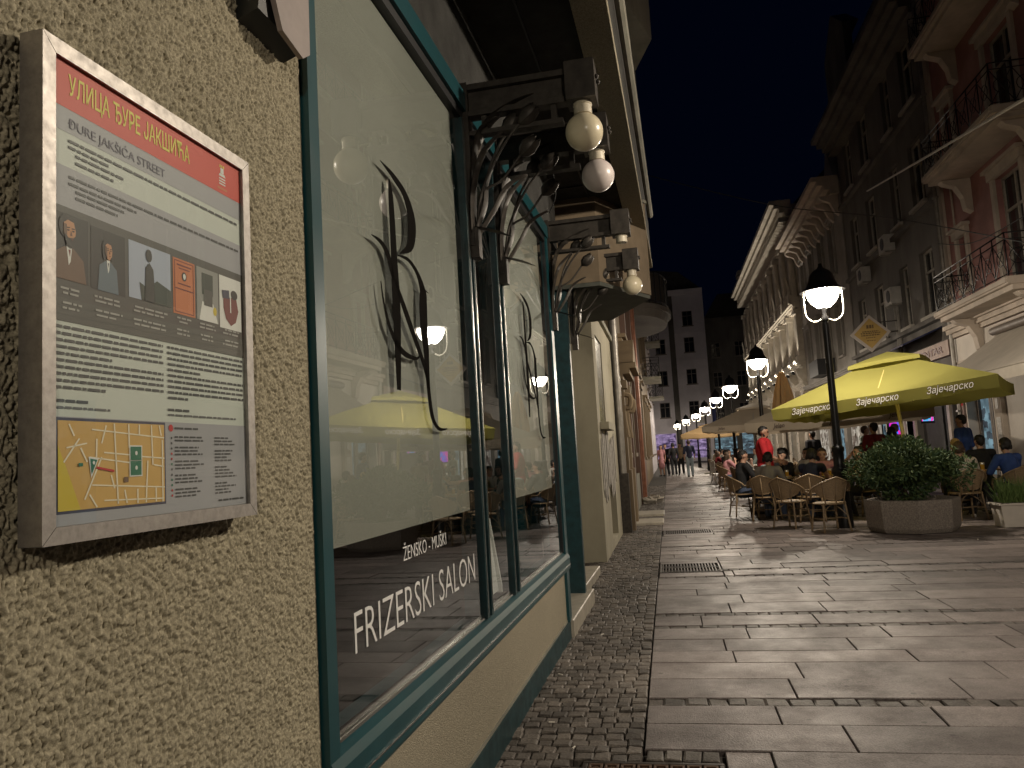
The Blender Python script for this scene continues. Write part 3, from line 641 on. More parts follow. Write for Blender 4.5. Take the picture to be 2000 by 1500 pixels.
pc = MB(); rect(pc, .834, .986, .347, .499, 3, KI['white']); upoly(pc, [(.86, .41), (.95, .40), (.965, .44), (.945, .475), (.91, .488), (.875, .47), (.86, .44)], 4, KI['maroon']); upoly(pc, [(.85, .39), (.90, .385), (.90, .41), (.855, .412)], 5, KI['navy']); rect(pc, .905, .912, .39, .45, 5, KI['white']); uell(pc, .935, .395, .024, .014, 5, KI['black']); sgp('coat_of_arms', pc, KM)
cp = MB()
for u0, u1 in ((.02, .13), (.16, .29), (.33, .52), (.56, .66), (.70, .81), (.85, .97)):
    for v in (.503, .513, .534, .545): words(cp, u0+random.uniform(0, .02), u1-random.uniform(0, .03), v, .0045, 'caption', 4)
sgp('captions', cp, KM)
# map
mp_ = MB(); rect(mp_, .012, .494, .777, .976, 2, KI['navy']); rect(mp_, .019, .487, .783, .970, 3, KI['tan'])
upoly(mp_, [(.019, .835), (.05, .88), (.105, .970), (.019, .970)], 4, KI['mapyellow']); 
def road(a, b, w_=.0022): 
    d = Vector((b[0]-a[0], (b[1]-a[1])*1.4)); d.normalize(); n = Vector((-d.y*1.4, d.x))*w_
    upoly(mp_, [(a[0]+n.x, a[1]+n.y*.7), (b[0]+n.x, b[1]+n.y*.7), (b[0]-n.x, b[1]-n.y*.7), (a[0]-n.x, a[1]-n.y*.7)], 5, KI['road'])
for a, b in (((.15, .80), (.485, .815)), ((.21, .79), (.19, .83)), ((.245, .785), (.26, .965)), ((.31, .785), (.312, .84)), ((.36, .785), (.36, .81)), ((.42, .785), (.425, .88)), ((.46, .785), (.47, .81)), ((.06, .79), (.08, .815)), ((.14, .86), (.33, .875)), ((.10, .82), (.04, .87)), ((.05, .84), (.13, .83)), ((.12, .95), (.19, .86)), ((.15, .92), (.485, .935)), ((.20, .85), (.32, .856)), ((.37, .86), (.485, .865)), ((.40, .87), (.39, .968)), ((.44, .935), (.44, .968)), ((.35, .935), (.35, .968)), ((.2, .955), (.48, .962)), ((.43, .88), (.48, .885)), ((.105, .84), (.13, .87)), ((.14, .94), (.17, .968)), ((.23, .90), (.245, .93)), ((.17, .82), (.168, .86)), ((.29, .935), (.3, .965)), ((.475, .82), (.475, .97))): road(a, b)
for a, b, c, d in ((.316, .367, .837, .868), (.316, .367, .870, .903)): rect(mp_, a-.005, b+.005, c-.003, d+.003, 6, KI['white']); rect(mp_, a, b, c, d, 7, KI['green'])
upoly(mp_, [(.135, .859), (.176, .863), (.146, .905)], 6, KI['white']); upoly(mp_, [(.141, .863), (.170, .866), (.147, .897)], 7, KI['green'])
uell(mp_, .342, .852, .006, .005, 8, KI['white']); uell(mp_, .342, .886, .006, .005, 8, KI['white']); uell(mp_, .155, .872, .005, .004, 8, KI['white']); rect(mp_, .095, .112, .872, .879, 7, KI['green']); rect(mp_, .286, .305, .906, .918, 7, KI['brown'])
upoly(mp_, [(.168, .880), (.242, .889), (.242, .894), (.168, .885)], 7, KI['redline']); sgp('map', mp_, KM)
q = MB(); q.box(-.9276, -.9268, Y0_, Y1_, Z0_, Z1_); sgp('cover_glass', q, glass_mat('cover_glass', (.97, .98, .97), 1.5))

# ------------------------------------------------------------------ iron lamp brackets with tulips
M_globe = mat('opal_globe', (.72, .64, .46), .3, var=(3, .15), coat=.3)
M_globe2 = mat('opal_globe_greyed', (.62, .55, .52), .35, var=(3, .2), coat=.2)
M_cap = mat('cream_cap', (.62, .56, .44), .4, var=(30, .4))
def bracket(yb_, label, globe, xe=-.30, wallx=X0):
    B = (wallx, yb_, 2.5)
    t = sthing('bracket_lamp', label, 'wall lamp', B, 'iron bracket lamps on the salon front')
    def bp(name, mb, m_, parent=None, smooth=False): return mb.build(name, m_, parent or t, org=B, smooth=smooth)
    zt, zl = 3.345, 3.175
    q = MB(); q.box(wallx, xe-.02, yb_-.035, yb_+.035, zt-.03, zt); bp('top_bar', q, M_metal)
    q = MB(); q.box(wallx, xe-.02, yb_-.035, yb_+.035, zl, zl+.028); bp('bottom_bar', q, M_metal)
    q = MB(); q.box(wallx+.005, xe-.02, yb_-.006, yb_+.006, zl+.03, zt-.032); bp('web_plate', q, M_metal)
    q = MB(); q.box(wallx-.01, wallx+.035, yb_-.04, yb_+.04, 2.5, zt+.01); bp('wall_post', q, M_metal)
    q = MB(); q.chbox(xe-.135, xe+.012, yb_-.075, yb_+.075, zl-.01, zt+.02, .006); bp('end_block', q, M_metal)
    q = MB(); q.ball((xe+.02, yb_-.03, 3.28), .012, 8, 6); q.ball((xe+.02, yb_+.03, 3.28), .012, 8, 6); bp('bolt', q, M_metal, smooth=True)
    q = MB(); q.lathe([(.046, 0), (.048, -.012), (.044, -.016), (.046, -.06), (.04, -.062)], 18, (xe-.062, yb_, zl-.01)); bp('lamp_cap', q, M_cap, smooth=True)
    if globe:
        q = MB(); q.ball((xe-.062, yb_, zl-.158), .094, 28, 18); bp('globe', q, globe, smooth='all')
    # tulip spray in the plane of the bracket, root at the wall post
    def P(a, z, dy=0): return (wallx+.02+a, yb_+dy, z)
    def leaf(pts, wmax, name='leaf'):
        C_ = spline(pts, 6); n = len(C_); q = MB(); vs = []
        for i, (a, z, dy) in enumerate(C_):
            k = i/(n-1); wd = wmax*math.sin(PI*min(1, .12+k*.88))**.8+.002
            for sgn in (-1, 0, 1): vs.append(P(a+(.010 if sgn == 0 else 0), z-(.006 if sgn == 0 else 0), dy+sgn*wd))
        for d_ in (0, .004):
            q.add([(x+d_, y_, z) for x, y_, z in vs], [(i*3+j, i*3+j+1, i*3+j+4, i*3+j+3) for i in range(n-1) for j in (0, 1)])
        return bp(name, q, M_metal, smooth='all')
    leaf([(0, 2.56, 0), (-.005+.02, 2.80, 0), (.03, 3.0, .0), (.11, 3.14, 0), (.24, 3.22, 0), (.36, 3.26, 0)], .055)
    leaf([(0, 2.56, .01), (.06, 2.72, .03), (.075, 2.85, .04), (.13, 2.98, .05)], .04)
    leaf([(.01, 2.60, -.01), (.12, 2.56, -.03), (.2, 2.52, -.05)], .034)
    leaf([(0, 2.56, -.02), (.02, 2.76, -.05), (.08, 2.94, -.07), (.19, 3.05, -.08)], .042)
    leaf([(.01, 2.56, .03), (.10, 2.70, .06), (.17, 2.82, .08), (.27, 2.88, .09)], .034)
    leaf([(0, 2.56, 0), (.01, 2.86, -.02), (.06, 3.08, -.03), (.16, 3.15, -.04)], .03)
    leaf([(0, 2.60, .02), (-.005, 2.80, .05), (.02, 2.98, .07), (.05, 3.10, .08)], .03)
    q = MB(); q.box(wallx+.035, xe-.16, yb_-.03, yb_+.03, 3.075, 3.098); bp('lower_bar', q, M_metal)
    for xx in (wallx+.10, xe-.22): q = MB(); q.box(xx, xx+.028, yb_-.02, yb_+.02, 3.098, zl); bp('hanger', q, M_metal)
    q = MB(); q.chbox(wallx-.0, wallx+.055, yb_-.032, yb_+.032, 2.44, 2.60, .006); bp('root_clasp', q, M_metal)
    for a1, z1, dy in ((.20, 3.10, .03), (.29, 3.12, -.03), (.27, 2.99, .05)):
        st = spline([P(.02, 2.58), P(.06, 2.78, dy*.4), P(a1*.6, z1-.14, dy*.8), P(a1-.01, z1-.02, dy)], 6)
        q = MB(); q.tube(st, .0075, 6); o = bp('stem', q, M_metal, smooth='all')
        # flower: six pointed petals round a cup
        q = MB(); ax = Vector((.55, 0, .83)) if a1 < .25 else Vector((.75, 0, .66)); ax.normalize(); e1 = Vector((0, 1, 0)); e2 = ax.cross(e1)
        base = Vector(P(a1-.012, z1-.025, dy))
        for k in range(6):
            th = 2*PI*k/6; ring = []
            for s_, r_ in ((0, .008), (.025, .036), (.06, .046), (.10, .034), (.12, .022)):
                for dt in (-.5, 0, .5):
                    f_ = 1 if s_ < .11 else .15
                    ring.append(base+ax*(s_+(.008 if dt == 0 and s_ > .09 else 0))+(e1*math.cos(th+dt*f_)+e2*math.sin(th+dt*f_))*r_)
            q.add(ring, [(i*3+j, i*3+j+1, i*3+j+4, i*3+j+3) for i in range(4) for j in (0, 1)])
        bp('tulip', q, M_metal, smooth='all')
    return t
bracket(3.70, 'iron bracket lamp with yellowed globe, beside the emblem window', M_globe)
bracket(4.33, 'iron bracket lamp with pinkish globe, on the narrow pane\'s far side', M_globe2)
bracket(6.14, 'iron bracket lamp missing its globe, beside the teal doorway', None, xe=-.30)
bracket(7.38, 'small globe iron bracket lamp under the triangular balcony', M_globe)
# little spot and cable under the soffit
sf = sthing('soffit_spot', 'small dark round spotlight with hanging cable under the soffit', 'spotlight', (-.72, 5.3, 3.9))
q = MB(); q.tube([(0, 0, 0), (0, 0, -.12)], .012, 6); q.build('stem', M_metal, sf)
q = MB(); q.tube([(-.03, .06, -.14), (.04, -.06, -.15)], .045, 14); q.build('head', M_metal, sf, smooth=True)
q = MB(); q.tube(spline([(0, .01, -.1), (-.05, .04, -.35), (-.04, .05, -.6), (-.1, .08, -.72)], 5), .004, 5); q.build('cable', M_dark, sf)
# ------------------------------------------------------------------ street lamps (lit)
M_post = mat('black_lamp_iron', (.012, .012, .013), .35, .5, var=(10, .4), bump=(40, .2, .002))
M_hoodin = mat('lamp_reflector', (.75, .70, .55), .4)
M_yoke = mat('pale_yoke', (.6, .58, .5), .35)
def bowl_mat():
    M = bpy.data.materials.new('lit_lamp_bowl'); M.use_nodes = True
    nt = M.node_tree; N = nt.nodes; N.remove(N['Principled BSDF'])
    e = N.new('ShaderNodeEmission'); e.inputs[0].default_value = (1, .9, .74, 1); e.inputs[1].default_value = 9
    t = N.new('ShaderNodeBsdfTransparent'); a = N.new('ShaderNodeAddShader')
    nt.links.new(e.outputs[0], a.inputs[0]); nt.links.new(t.outputs[0], a.inputs[1]); nt.links.new(a.outputs[0], N['Material Output'].inputs[0])
    return M
M_bowl = bowl_mat()
LZ = 3.83                                    # centre of the bowl
def make_lamp():
    t = thing('street_lamp', '', 'street lamp', (0, 0, 0))
    q = MB(); q.lathe([(.135, 0), (.135, .25), (.12, .30), (.105, .85), (.125, .88), (.125, .95), (.09, 1.0), (.085, 1.22), (.10, 1.25), (.10, 1.30), (.062, 1.34), (.056, 3.3), (.05, 3.40), (.066, 3.41), (.066, 3.46), (.035, 3.50), (.035, 3.64)], 16); q.build('post', M_post, t, smooth=True)
    for s_ in (-1, 1):
        q = MB(); P = spline([(.06*s_, 0, 3.44), (.16*s_, 0, 3.405), (.265*s_, 0, 3.47), (.305*s_, 0, 3.60), (.305*s_, 0, 3.92)], 6); q.tube(P, .0125, 8); q.build('yoke_arm', M_yoke, t, smooth='all')
    q = MB(); q.lathe([(.36, -.035), (.352, -.015), (.30, .01), (.25, .06), (.215, .14), (.19, .24), (.14, .31), (.06, .36), (.035, .40), (.03, .44), (.0, .45)], 24, (0, 0, 3.945)); q.build('hood', M_post, t, smooth=True)
    q = MB(); q.lathe([(.355, .0), (.30, .018), (.24, .04), (.0, .06)], 24, (0, 0, 3.912)); q.build('reflector', M_hoodin, t, smooth='all')
    q = MB(); q.lathe([(.265, .075), (.26, .04), (.235, -.04), (.19, -.11), (.135, -.16), (.12, -.17), (.115, -.185), (.0, -.19)], 24, (0, 0, LZ)); q.build('bowl', M_bowl, t, smooth='all')
    ld = bpy.data.lights.new('lamp_light', 'POINT'); ld.energy = LAMP_W; ld.color = LAMP_COL; ld.shadow_soft_size = .07
    lo = bpy.data.objects.new('lamp_light', ld); COL.objects.link(lo); lo.parent = t; lo.location = (0, 0, LZ+.005)
    return t
lamp0 = make_lamp()
LY = [-5.8, 4.0, 13.5, 23.7, 33.2, 40.5, 49.5, 58.5, 68.0, 79.0]
LX = [2.78, 2.78, 2.72, 2.76, 2.70, 2.55, 2.4, 2.15, 1.65, 1.0]
LN = ['street lamp on black post level with the salon window', 'street lamp on black post level with the salon window',
      'lit street lamp on black post in front of the yellow umbrella', 'lit street lamp standing beside the beige umbrella, next after the yellow one',
      'lit street lamp beside the third umbrella with a plain beige canopy', 'lit street lamp above the row of small far umbrellas',
      'lit street lamp far down the terrace', 'lit street lamp far down the terrace', 'lit street lamp far down the terrace', 'last lit street lamp before the pale block closing the street']
LN[0] = 'lit street lamp up the street behind the salon wall sign'
for i, (yy, lb) in enumerate(zip(LY, LN)):
    t = lamp0 if i == 0 else copy_tree(lamp0)
    t.location = (LX[i], yy, 0); t.rotation_euler = (0, 0, .12 if i % 2 else -.05)
    tag(t, lb, 'street lamp', 'street lamps along the terrace')

# ------------------------------------------------------------------ facades
def FT(side, x=0.0):
    """facade frame: u along the street, n out of the wall, z up"""
    if side == 'R': return lambda u, n, z: (x-n, u, z)
    if side == 'L': return lambda u, n, z: (x+n, u, z)
    return lambda u, n, z: (u, x-n, z)              # end wall facing the camera
def wall_holes(mb, u0, u1, z0, z1, holes, depth=.22, n0=0.0):
    us = sorted({u0, u1, *[h[0] for h in holes], *[h[1] for h in holes]}); zs = sorted({z0, z1, *[h[2] for h in holes], *[h[3] for h in holes]})
    us = [a for a in us if u0 <= a <= u1]; zs = [a for a in zs if z0 <= a <= z1]
    for i in range(len(us)-1):
        for j in range(len(zs)-1):
            cu, cz = (us[i]+us[i+1])/2, (zs[j]+zs[j+1])/2
            if any(h[0] < cu < h[1] and h[2] < cz < h[3] for h in holes): continue
            mb.add([(us[i], n0, zs[j]), (us[i+1], n0, zs[j]), (us[i+1], n0, zs[j+1]), (us[i], n0, zs[j+1])], [(0, 1, 2, 3)])
    for a, b, c, d in [h[:4] for h in holes]:
        for p in (((a, c), (a, d)), ((b, c), (b, d)), ((a, d), (b, d)), ((a, c), (b, c))):
            (ua, za_), (ub, zb_) = p
            mb.add([(ua, n0, za_), (ub, n0, zb_), (ub, n0-depth, zb_), (ua, n0-depth, za_)], [(0, 1, 2, 3)])
M_pane = mat('night_pane', (.012, .014, .018), .06, 0, spec=.8)
M_wood = mat('old_window_wood', (.42, .39, .34), .55, var=(12, .25))
M_wooddark = mat('dark_window_wood', (.16, .13, .11), .55, var=(12, .25))
def window(T, parent, h, fm, panes=(2, 2), depth=.2, name='window', trim=None, sill=True, pm=None, org=(0, 0, 0)):
    a, b, c, d = h; f = .065
    q = MB(T); n0, n1 = -depth+.01, -depth+.075
    q.box(a, a+f, n0, n1, c, d); q.box(b-f, b, n0, n1, c, d); q.box(a+f, b-f, n0, n1, d-f, d); q.box(a+f, b-f, n0, n1, c, c+f)
    nx, nz = panes
    for i in range(1, nx): u = a+(b-a)*i/nx; q.box(u-f*.5, u+f*.5, n0, n1-.004, c+f, d-f)
    for j in range(1, nz):
        z = c+(d-c)*(j/nz if nz > 2 else .68)
        for i in range(nx): q.box(a+f+(b-a-2*f)*i/nx+f*.5*(i > 0), a+f+(b-a-2*f)*(i+1)/nx-f*.5*(i < nx-1), n0, n1-.008, z-f*.5, z+f*.5)
    w_ = q.build(name, fm, parent, org)
    q = MB(T); q.box(a, b, -depth-.02, n0+.02, c, d); q.build('pane', pm or M_pane, w_, org)
    if sill:
        q = MB(T); q.box(a-.1, b+.1, .001, .12, c-.1, c-.002); q.build('sill', trim or fm, w_, org)
    if trim:
        q = MB(T)
        q.box(a-.16, a-.001, .001, .07, c, d); q.box(b+.001, b+.16, .001, .07, c, d); q.box(a-.2, b+.2, .001, .12, d+.001, d+.2); q.box(a-.28, b+.28, .002, .2, d+.201, d+.28)
        q.build('surround', trim, w_, org)
    return w_
def cornice(mb, u0, u1, z, out, h, n0=0.0, steps=4):
    for i in range(steps):
        k = (i+1)/steps; mb.box(u0-.0, u1+.0, n0, n0+out*k**.8, z+h*i/steps, z+h*(i+1)/steps)
def railing(T, parent, u0, u1, n0, n1, z0, z1, m_, step=.11, org=(0, 0, 0), name='railing'):
    q = MB(T)
    def run(pa, pb):
        L_ = math.dist(pa, pb); k = max(2, int(L_/.55))
        for z in (z0+.06, z1, z1-.14): q.tube([(*pa, z), (*pb, z)], .016 if z == z1 else .011, 6)
        for i in range(k+1):
            t = i/k; a = (pa[0]+(pb[0]-pa[0])*t, pa[1]+(pb[1]-pa[1])*t); q.tube([(*a, z0), (*a, z1)], .014, 5)
            if i < k:
                t2 = (i+1)/k; b_ = (pa[0]+(pb[0]-pa[0])*t2, pa[1]+(pb[1]-pa[1])*t2)
                q.tube([(*a, z0+.06), (*b_, z1-.14)], .009, 5); q.tube([(*b_, z0+.06), (*a, z1-.14)], .009, 5)
                mx = ((a[0]+b_[0])/2, (a[1]+b_[1])/2); R_ = .16; ring = []
                du, dn = (pb[0]-pa[0])/L_, (pb[1]-pa[1])/L_
                for s_ in range(13): ang = 2*PI*s_/12; ring.append((mx[0]+du*R_*math.cos(ang), mx[1]+dn*R_*math.cos(ang), (z0+z1)/2-.04+R_*math.sin(ang)))
                q.tube(ring, .009, 5, cap=False)
    run((u0, n0), (u0, n1)); run((u0, n1), (u1, n1)); run((u1, n1), (u1, n0))
    return q.build(name, m_, parent, org, smooth='all')
M_rail = mat('black_railing', (.012, .012, .014), .4, .6)
M_pipe = mat('zinc_pipe', (.30, .28, .25), .45, .5, var=(6, .3))
def facade(name, label, side, x, u0, u1, z1, m_wall, holes, fm, trim=None, panes=(2, 2), depth=.2, body=6.0, z0=0.0, cor=None, corm=None):
    """a building: wall with real openings, closed body behind, a window in each opening"""
    T = FT(side, x); B = T((u0+u1)/2, -1, 0)
    t = thing(name, label, 'building', B)
    q = MB(T); wall_holes(q, u0, u1, z0, z1, holes, depth)
    q.add([(u0, 0, z0), (u0, -body, z0), (u0, -body, z1), (u0, 0, z1)], [(0, 1, 2, 3)]); q.add([(u1, 0, z0), (u1, -body, z0), (u1, -body, z1), (u1, 0, z1)], [(0, 1, 2, 3)])
    q.add([(u0, 0, z1), (u1, 0, z1), (u1, -body, z1), (u0, -body, z1)], [(0, 1, 2, 3)]); q.add([(u0, -body, z0), (u1, -body, z0), (u1, -body, z1), (u0, -body, z1)], [(0, 1, 2, 3)])
    q.build('wall', m_wall, t, B, recalc=False)
    for h in holes:
        if len(h) > 4 and h[4] == 'open': continue
        window(T, t, h[:4], fm, panes, depth, trim=trim, org=B, sill=(h[2] > .3))
    if cor:
        q = MB(T); cornice(q, u0, u1, cor[0], cor[1], cor[2]); q.build('cornice', corm or m_wall, t, B)
    return t, T, B
def add_part(name, T, t, B, m_, fn, smooth=False):
    q = MB(T); fn(q); return q.build(name, m_, t, B, smooth=smooth)

# --- pink house
M_pink = mat('pink_plaster', (.36, .18, .165), .85, var=(1.1, .3), bump=(60, .3, .003))
M_cream = mat('cream_stucco', (.50, .43, .36), .8, var=(1.6, .25), bump=(50, .3, .003))
M_shopwall = mat('pale_shop_plaster', (.58, .53, .47), .75, var=(1.4, .12))
hp = [(18.2, 19.55, 4.75, 7.3), (17.9, 19.3, 8.3, 10.5), (18.2, 19.5, 11.9, 14.0), (21.55, 22.1, 5.15, 6.55), (21.55, 22.1, 8.7, 10.2),
      (12.4, 13.8, 4.75, 7.3), (12.4, 13.8, 8.3, 10.5), (15.6, 16.3, 5.15, 6.9), (15.6, 16.3, 8.7, 10.4)]
t, T, B = facade('pink_house', 'pink plastered house with cream trim and iron balconies above the white shop awning', 'R', XR, 4.0, 23.1, 17, M_pink, hp, M_wood, M_cream, (2, 2), z0=4.0, cor=(15.6, .7, .9), corm=M_cream)
q = MB(T); wall_holes(q, 4.0, 23.1, 0, 4.0, [(20.95, 22.75, .02, 2.75)], .35, .05); q.build('ground_floor_wall', M_shopwall, t, B, recalc=False)
add_part('string_course', T, t, B, M_cream, lambda q: (cornice(q, 4, 23.15, 4.02, .30, .34, 0, 3), q.box(4, 23.1, .051, .09, 3.3, 3.36)))
add_part('lettered_panel', T, t, B, M_cream, lambda q: (q.box(15.5, 20.4, .051, .08, 3.52, 3.95), [q.box(15.7+i*.27, 15.7+i*.27+.07+.09*(i % 3 == 0), .081, .1, 3.6, 3.87) for i in range(17)]))
add_part('door_leaf', T, t, B, M_wooddark, lambda q: ([q.box(a, a+.09, -.3, -.2, .02, 2.75) for a in (20.95, 21.75, 21.86, 22.66)], q.box(20.95, 22.75, -.31, -.2, 2.66, 2.75), q.box(20.95, 22.75, -.3, -.2, .02, .3)))
def lit_mat(name, c1, c2, st):
    M = bpy.data.materials.new(name); M.use_nodes = True; nt = M.node_tree; N = nt.nodes; L = nt.links; N.remove(N['Principled BSDF'])
    tc = N.new('ShaderNodeTexCoord'); mp = N.new('ShaderNodeMapping'); mp.inputs['Scale'].default_value = (1, 2.2, 3.2); L.new(tc.outputs['Object'], mp.inputs[0])
    v = N.new('ShaderNodeTexVoronoi'); v.distance = 'CHEBYCHEV'; v.inputs['Scale'].default_value = 1.6; L.new(mp.outputs[0], v.inputs['Vector'])
    n = N.new('ShaderNodeTexNoise'); n.inputs['Scale'].default_value = 3; L.new(tc.outputs['Object'], n.inputs['Vector'])
    sp_ = N.new('ShaderNodeSeparateColor'); L.new(v.outputs['Color'], sp_.inputs[0])
    mx = N.new('ShaderNodeMix'); mx.data_type = 'RGBA'; mx.inputs[6].default_value = (*c1, 1); mx.inputs[7].default_value = (*c2, 1); L.new(sp_.outputs[0], mx.inputs[0])
    mu = N.new('ShaderNodeMath'); mu.operation = 'MULTIPLY'; mu.inputs[1].default_value = st*1.6; L.new(n.outputs['Fac'], mu.inputs[0])
    e = N.new('ShaderNodeEmission'); L.new(mx.outputs[2], e.inputs[0]); L.new(mu.outputs[0], e.inputs[1]); L.new(e.outputs[0], N['Material Output'].inputs[0]); return M
M_lit = lit_mat('lit_shop_interior', (1, .90, .74), (.16, .10, .07), .6)
M_litcool = lit_mat('lit_cool_interior', (.45, .72, .85), (.10, .11, .13), .42)
M_litviolet = lit_mat('lit_violet_shop', (.75, .55, .95), (.12, .08, .2), .5)
add_part('door_glass', T, t, B, M_litcool, lambda q: (q.box(21.04, 21.75, -.29, -.27, .3, 2.66), q.box(21.95, 22.66, -.29, -.27, .3, 2.66)))
add_part('pilaster', T, t, B, M_cream, lambda q: (q.box(20.3, 20.75, .051, .16, 0, 3.3), [q.box(20.34+.06*i, 20.365+.06*i, .161, .175, .3, 3.0) for i in range(6)]))
add_part('notice', T, t, B, mat('notice_sheet', (.45, .42, .38), .6, var=(30, .5)), lambda q: (q.box(20.36, 20.6, .176, .182, 1.2, 1.75), q.box(20.40, 20.56, .176, .184, 1.95, 2.2)))
add_part('menu_board', T, t, B, mat('menu_print', (.20, .10, .09), .5, var=(26, .6), streak=(1, .3, 2.5), col2=(.45, .38, .34)), lambda q: q.box(22.82, 23.08, .051, .10, .7, 2.6))
add_part('menu_header', T, t, B, mat('menu_red', (.42, .04, .04), .5), lambda q: q.box(22.83, 23.07, .101, .106, 2.15, 2.55))
for z, u0_, u1_ in ((4.56, 17.2, 21.6), (8.12, 17.0, 21.4), (11.55, 17.2, 21.4)):
    add_part('balcony_slab', T, t, B, M_cream, lambda q: (q.box(u0_, u1_, .001, .95, z-.16, z), q.box(u0_+.06, u1_-.06, .001, .85, z-.27, z-.161), q.box(u0_+.02, u1_-.02, .952, .99, z-.12, z-.02)))
    railing(T, t, u0_+.06, u1_-.06, .02, .9, z, z+.92, M_rail, org=B)
    for uc in (u0_+.35, u1_-.35):
        q = MB(T); q.prism([(.001, z-.28), (.7, z-.28), (.62, z-.36), (.35, z-.46), (.2, z-.75), (.16, z-1.05), (.001, z-1.15)], lambda n, zz: (uc-.13, n, zz), lambda n, zz: (uc+.13, n, zz)); q.build('console', M_cream, t, B)
add_part('corner_strip', T, t, B, M_cream, lambda q: (q.box(22.78, 23.1, .001, .07, 4.4, 15.6), q.box(22.2, 22.24, .001, .04, 4.4, 8)))
add_part('downpipe', T, t, B, M_pipe, lambda q: (q.tube([(23.02, .14, 0.2), (23.02, .14, 16)], .055, 8), [q.box(22.94, 23.1, .08, .21, z, z+.05) for z in (2, 5, 8, 11, 14)]), True)
for i, (a, b) in enumerate(((5.6, 7.2), (9.3, 10.9))): add_part('shop_window', T, t, B, M_litcool, lambda q: q.box(a, b, .051, .09, .7, 2.8))
# big shop awning
aw = thing('shop_awning', 'wide pale fabric awning pulled out over the pink house door', 'awning', (XR, 17.5, 2.9))
def awp(n, m_, fn, sm=False): q = MB(); fn(q); return q.build(n, m_, aw, (XR, 17.5, 2.9), smooth=sm)
M_awn = mat('awning_cloth', (.50, .45, .38), .85, var=(2, .15), bump=(7, .25, .02))
awp('cloth', M_awn, lambda q: q.prism([(7.93, 3.72), (7.93, 3.70), (6.42, 2.62), (6.40, 2.64), (6.42, 2.66)], lambda a, z: (a, 13.0, z), lambda a, z: (a, 20.2, z)))
awp('valance', M_awn, lambda q: q.box(6.395, 6.405, 13.0, 20.2, 2.40, 2.615))
awp('roller_case', M_wooddark, lambda q: q.tube([(7.86, 12.9, 3.80), (7.86, 20.3, 3.80)], .10, 10), True)
awp('arm', M_metal, lambda q: (q.tube([(7.9, 20.05, 3.0), (7.1, 19.8, 2.95), (6.45, 20.05, 2.66)], .025, 6), q.tube([(7.9, 13.2, 3.0), (6.45, 13.2, 2.66)], .025, 6)))

# --- dark house
M_darkst = mat('sooty_stone', (.13, .118, .105), .85, var=(.8, .45), bump=(30, .4, .006), streak=(1, 1, .4))
hd = []
for z in (5.0, 8.4, 11.6): hd += [(24.3, 25.5, z, z+2.0), (26.7, 27.6, z, z+2.0), (29.6, 30.8, z, z+2.0), (32.2, 33.3, z, z+2.0)]
hd += [(23.3, 24.1, .05, 2.9, 'open'), (24.5, 27.4, .5, 3.0, 'open'), (27.8, 30.6, .2, 3.0, 'open'), (31.0, 33.8, .3, 3.0, 'open')]
t, T, B = facade('dark_house', 'tall soot dark house with air conditioners and diamond sign beside the pink house', 'R', XR+.05, 23.1, 34.4, 16.4, M_darkst, hd, M_wood, None, (2, 2), cor=(13.6, 1.0, .8), corm=M_darkst)
add_part('ledge', T, t, B, M_darkst, lambda q: (q.box(23.15, 34.4, .001, .22, 4.72, 4.85), q.box(23.15, 34.4, .001, .15, 8.0, 8.14), q.box(23.15, 34.4, .001, .15, 11.2, 11.34)))
add_part('parapet', T, t, B, M_darkst, lambda q: (q.box(30.2, 33.6, .001, .3, 15.2, 17.4), q.prism([(30.2, 17.4), (33.6, 17.4), (31.9, 18.6)], lambda u, z: (u, .3, z), lambda u, z: (u, -.3, z))))
add_part('shop_fascia', T, t, B, mat('faded_fascia', (.34, .24, .20), .6, var=(5, .2)), lambda q: q.box(23.4, 28.4, .001, .16, 3.62, 4.05))
me = text_fit(text_mesh('SI CENTAR', .3, 'fascia_lettering', mat('dark_red_letters', (.10, .03, .03), .5), depth=.01, bold=.006), 2.9, .21); to_plane(me, (XR+.05-.165-B[0], 26.75, 3.73), (0, -1, 0), (0, 0, 1), (-1, 0, 0))
for v in me.vertices: v.co -= Vector((0, B[1], B[2]))
obj('fascia_lettering', me, t)
add_part('interior', T, t, B, M_interior, lambda q: q.box(23.2, 34.3, -3, -2.6, 0, 3.5))
for a, b, m_ in ((24.6, 25.3, M_interior), (25.5, 27.4, M_interior), (27.9, 28.25, M_lit), (29.2, 30.5, M_lit), (31.1, 32.2, M_litcool), (32.5, 33.7, M_lit)):
    add_part('shop_window', T, t, B, m_, lambda q: q.box(a, b, -.19, -.17, .6, 2.9))
for a in (24.2, 27.45, 28.6, 30.7, 32.2): add_part('shop_pier', T, t, B, M_cream, lambda q: q.box(a, a+.22, .001, .06, 0, 3.2))
def awning_part(q): q.prism([(.0, 4.55), (.0, 4.5), (1.1, 4.06), (1.12, 4.1)], lambda n, z: (24.2, n, z), lambda n, z: (29.2, n, z))
add_part('blue_awning', T, t, B, mat('glossy_blue_awning', (.015, .03, .10), .12, coat=.8, bump=(3, .6, .06)), awning_part)
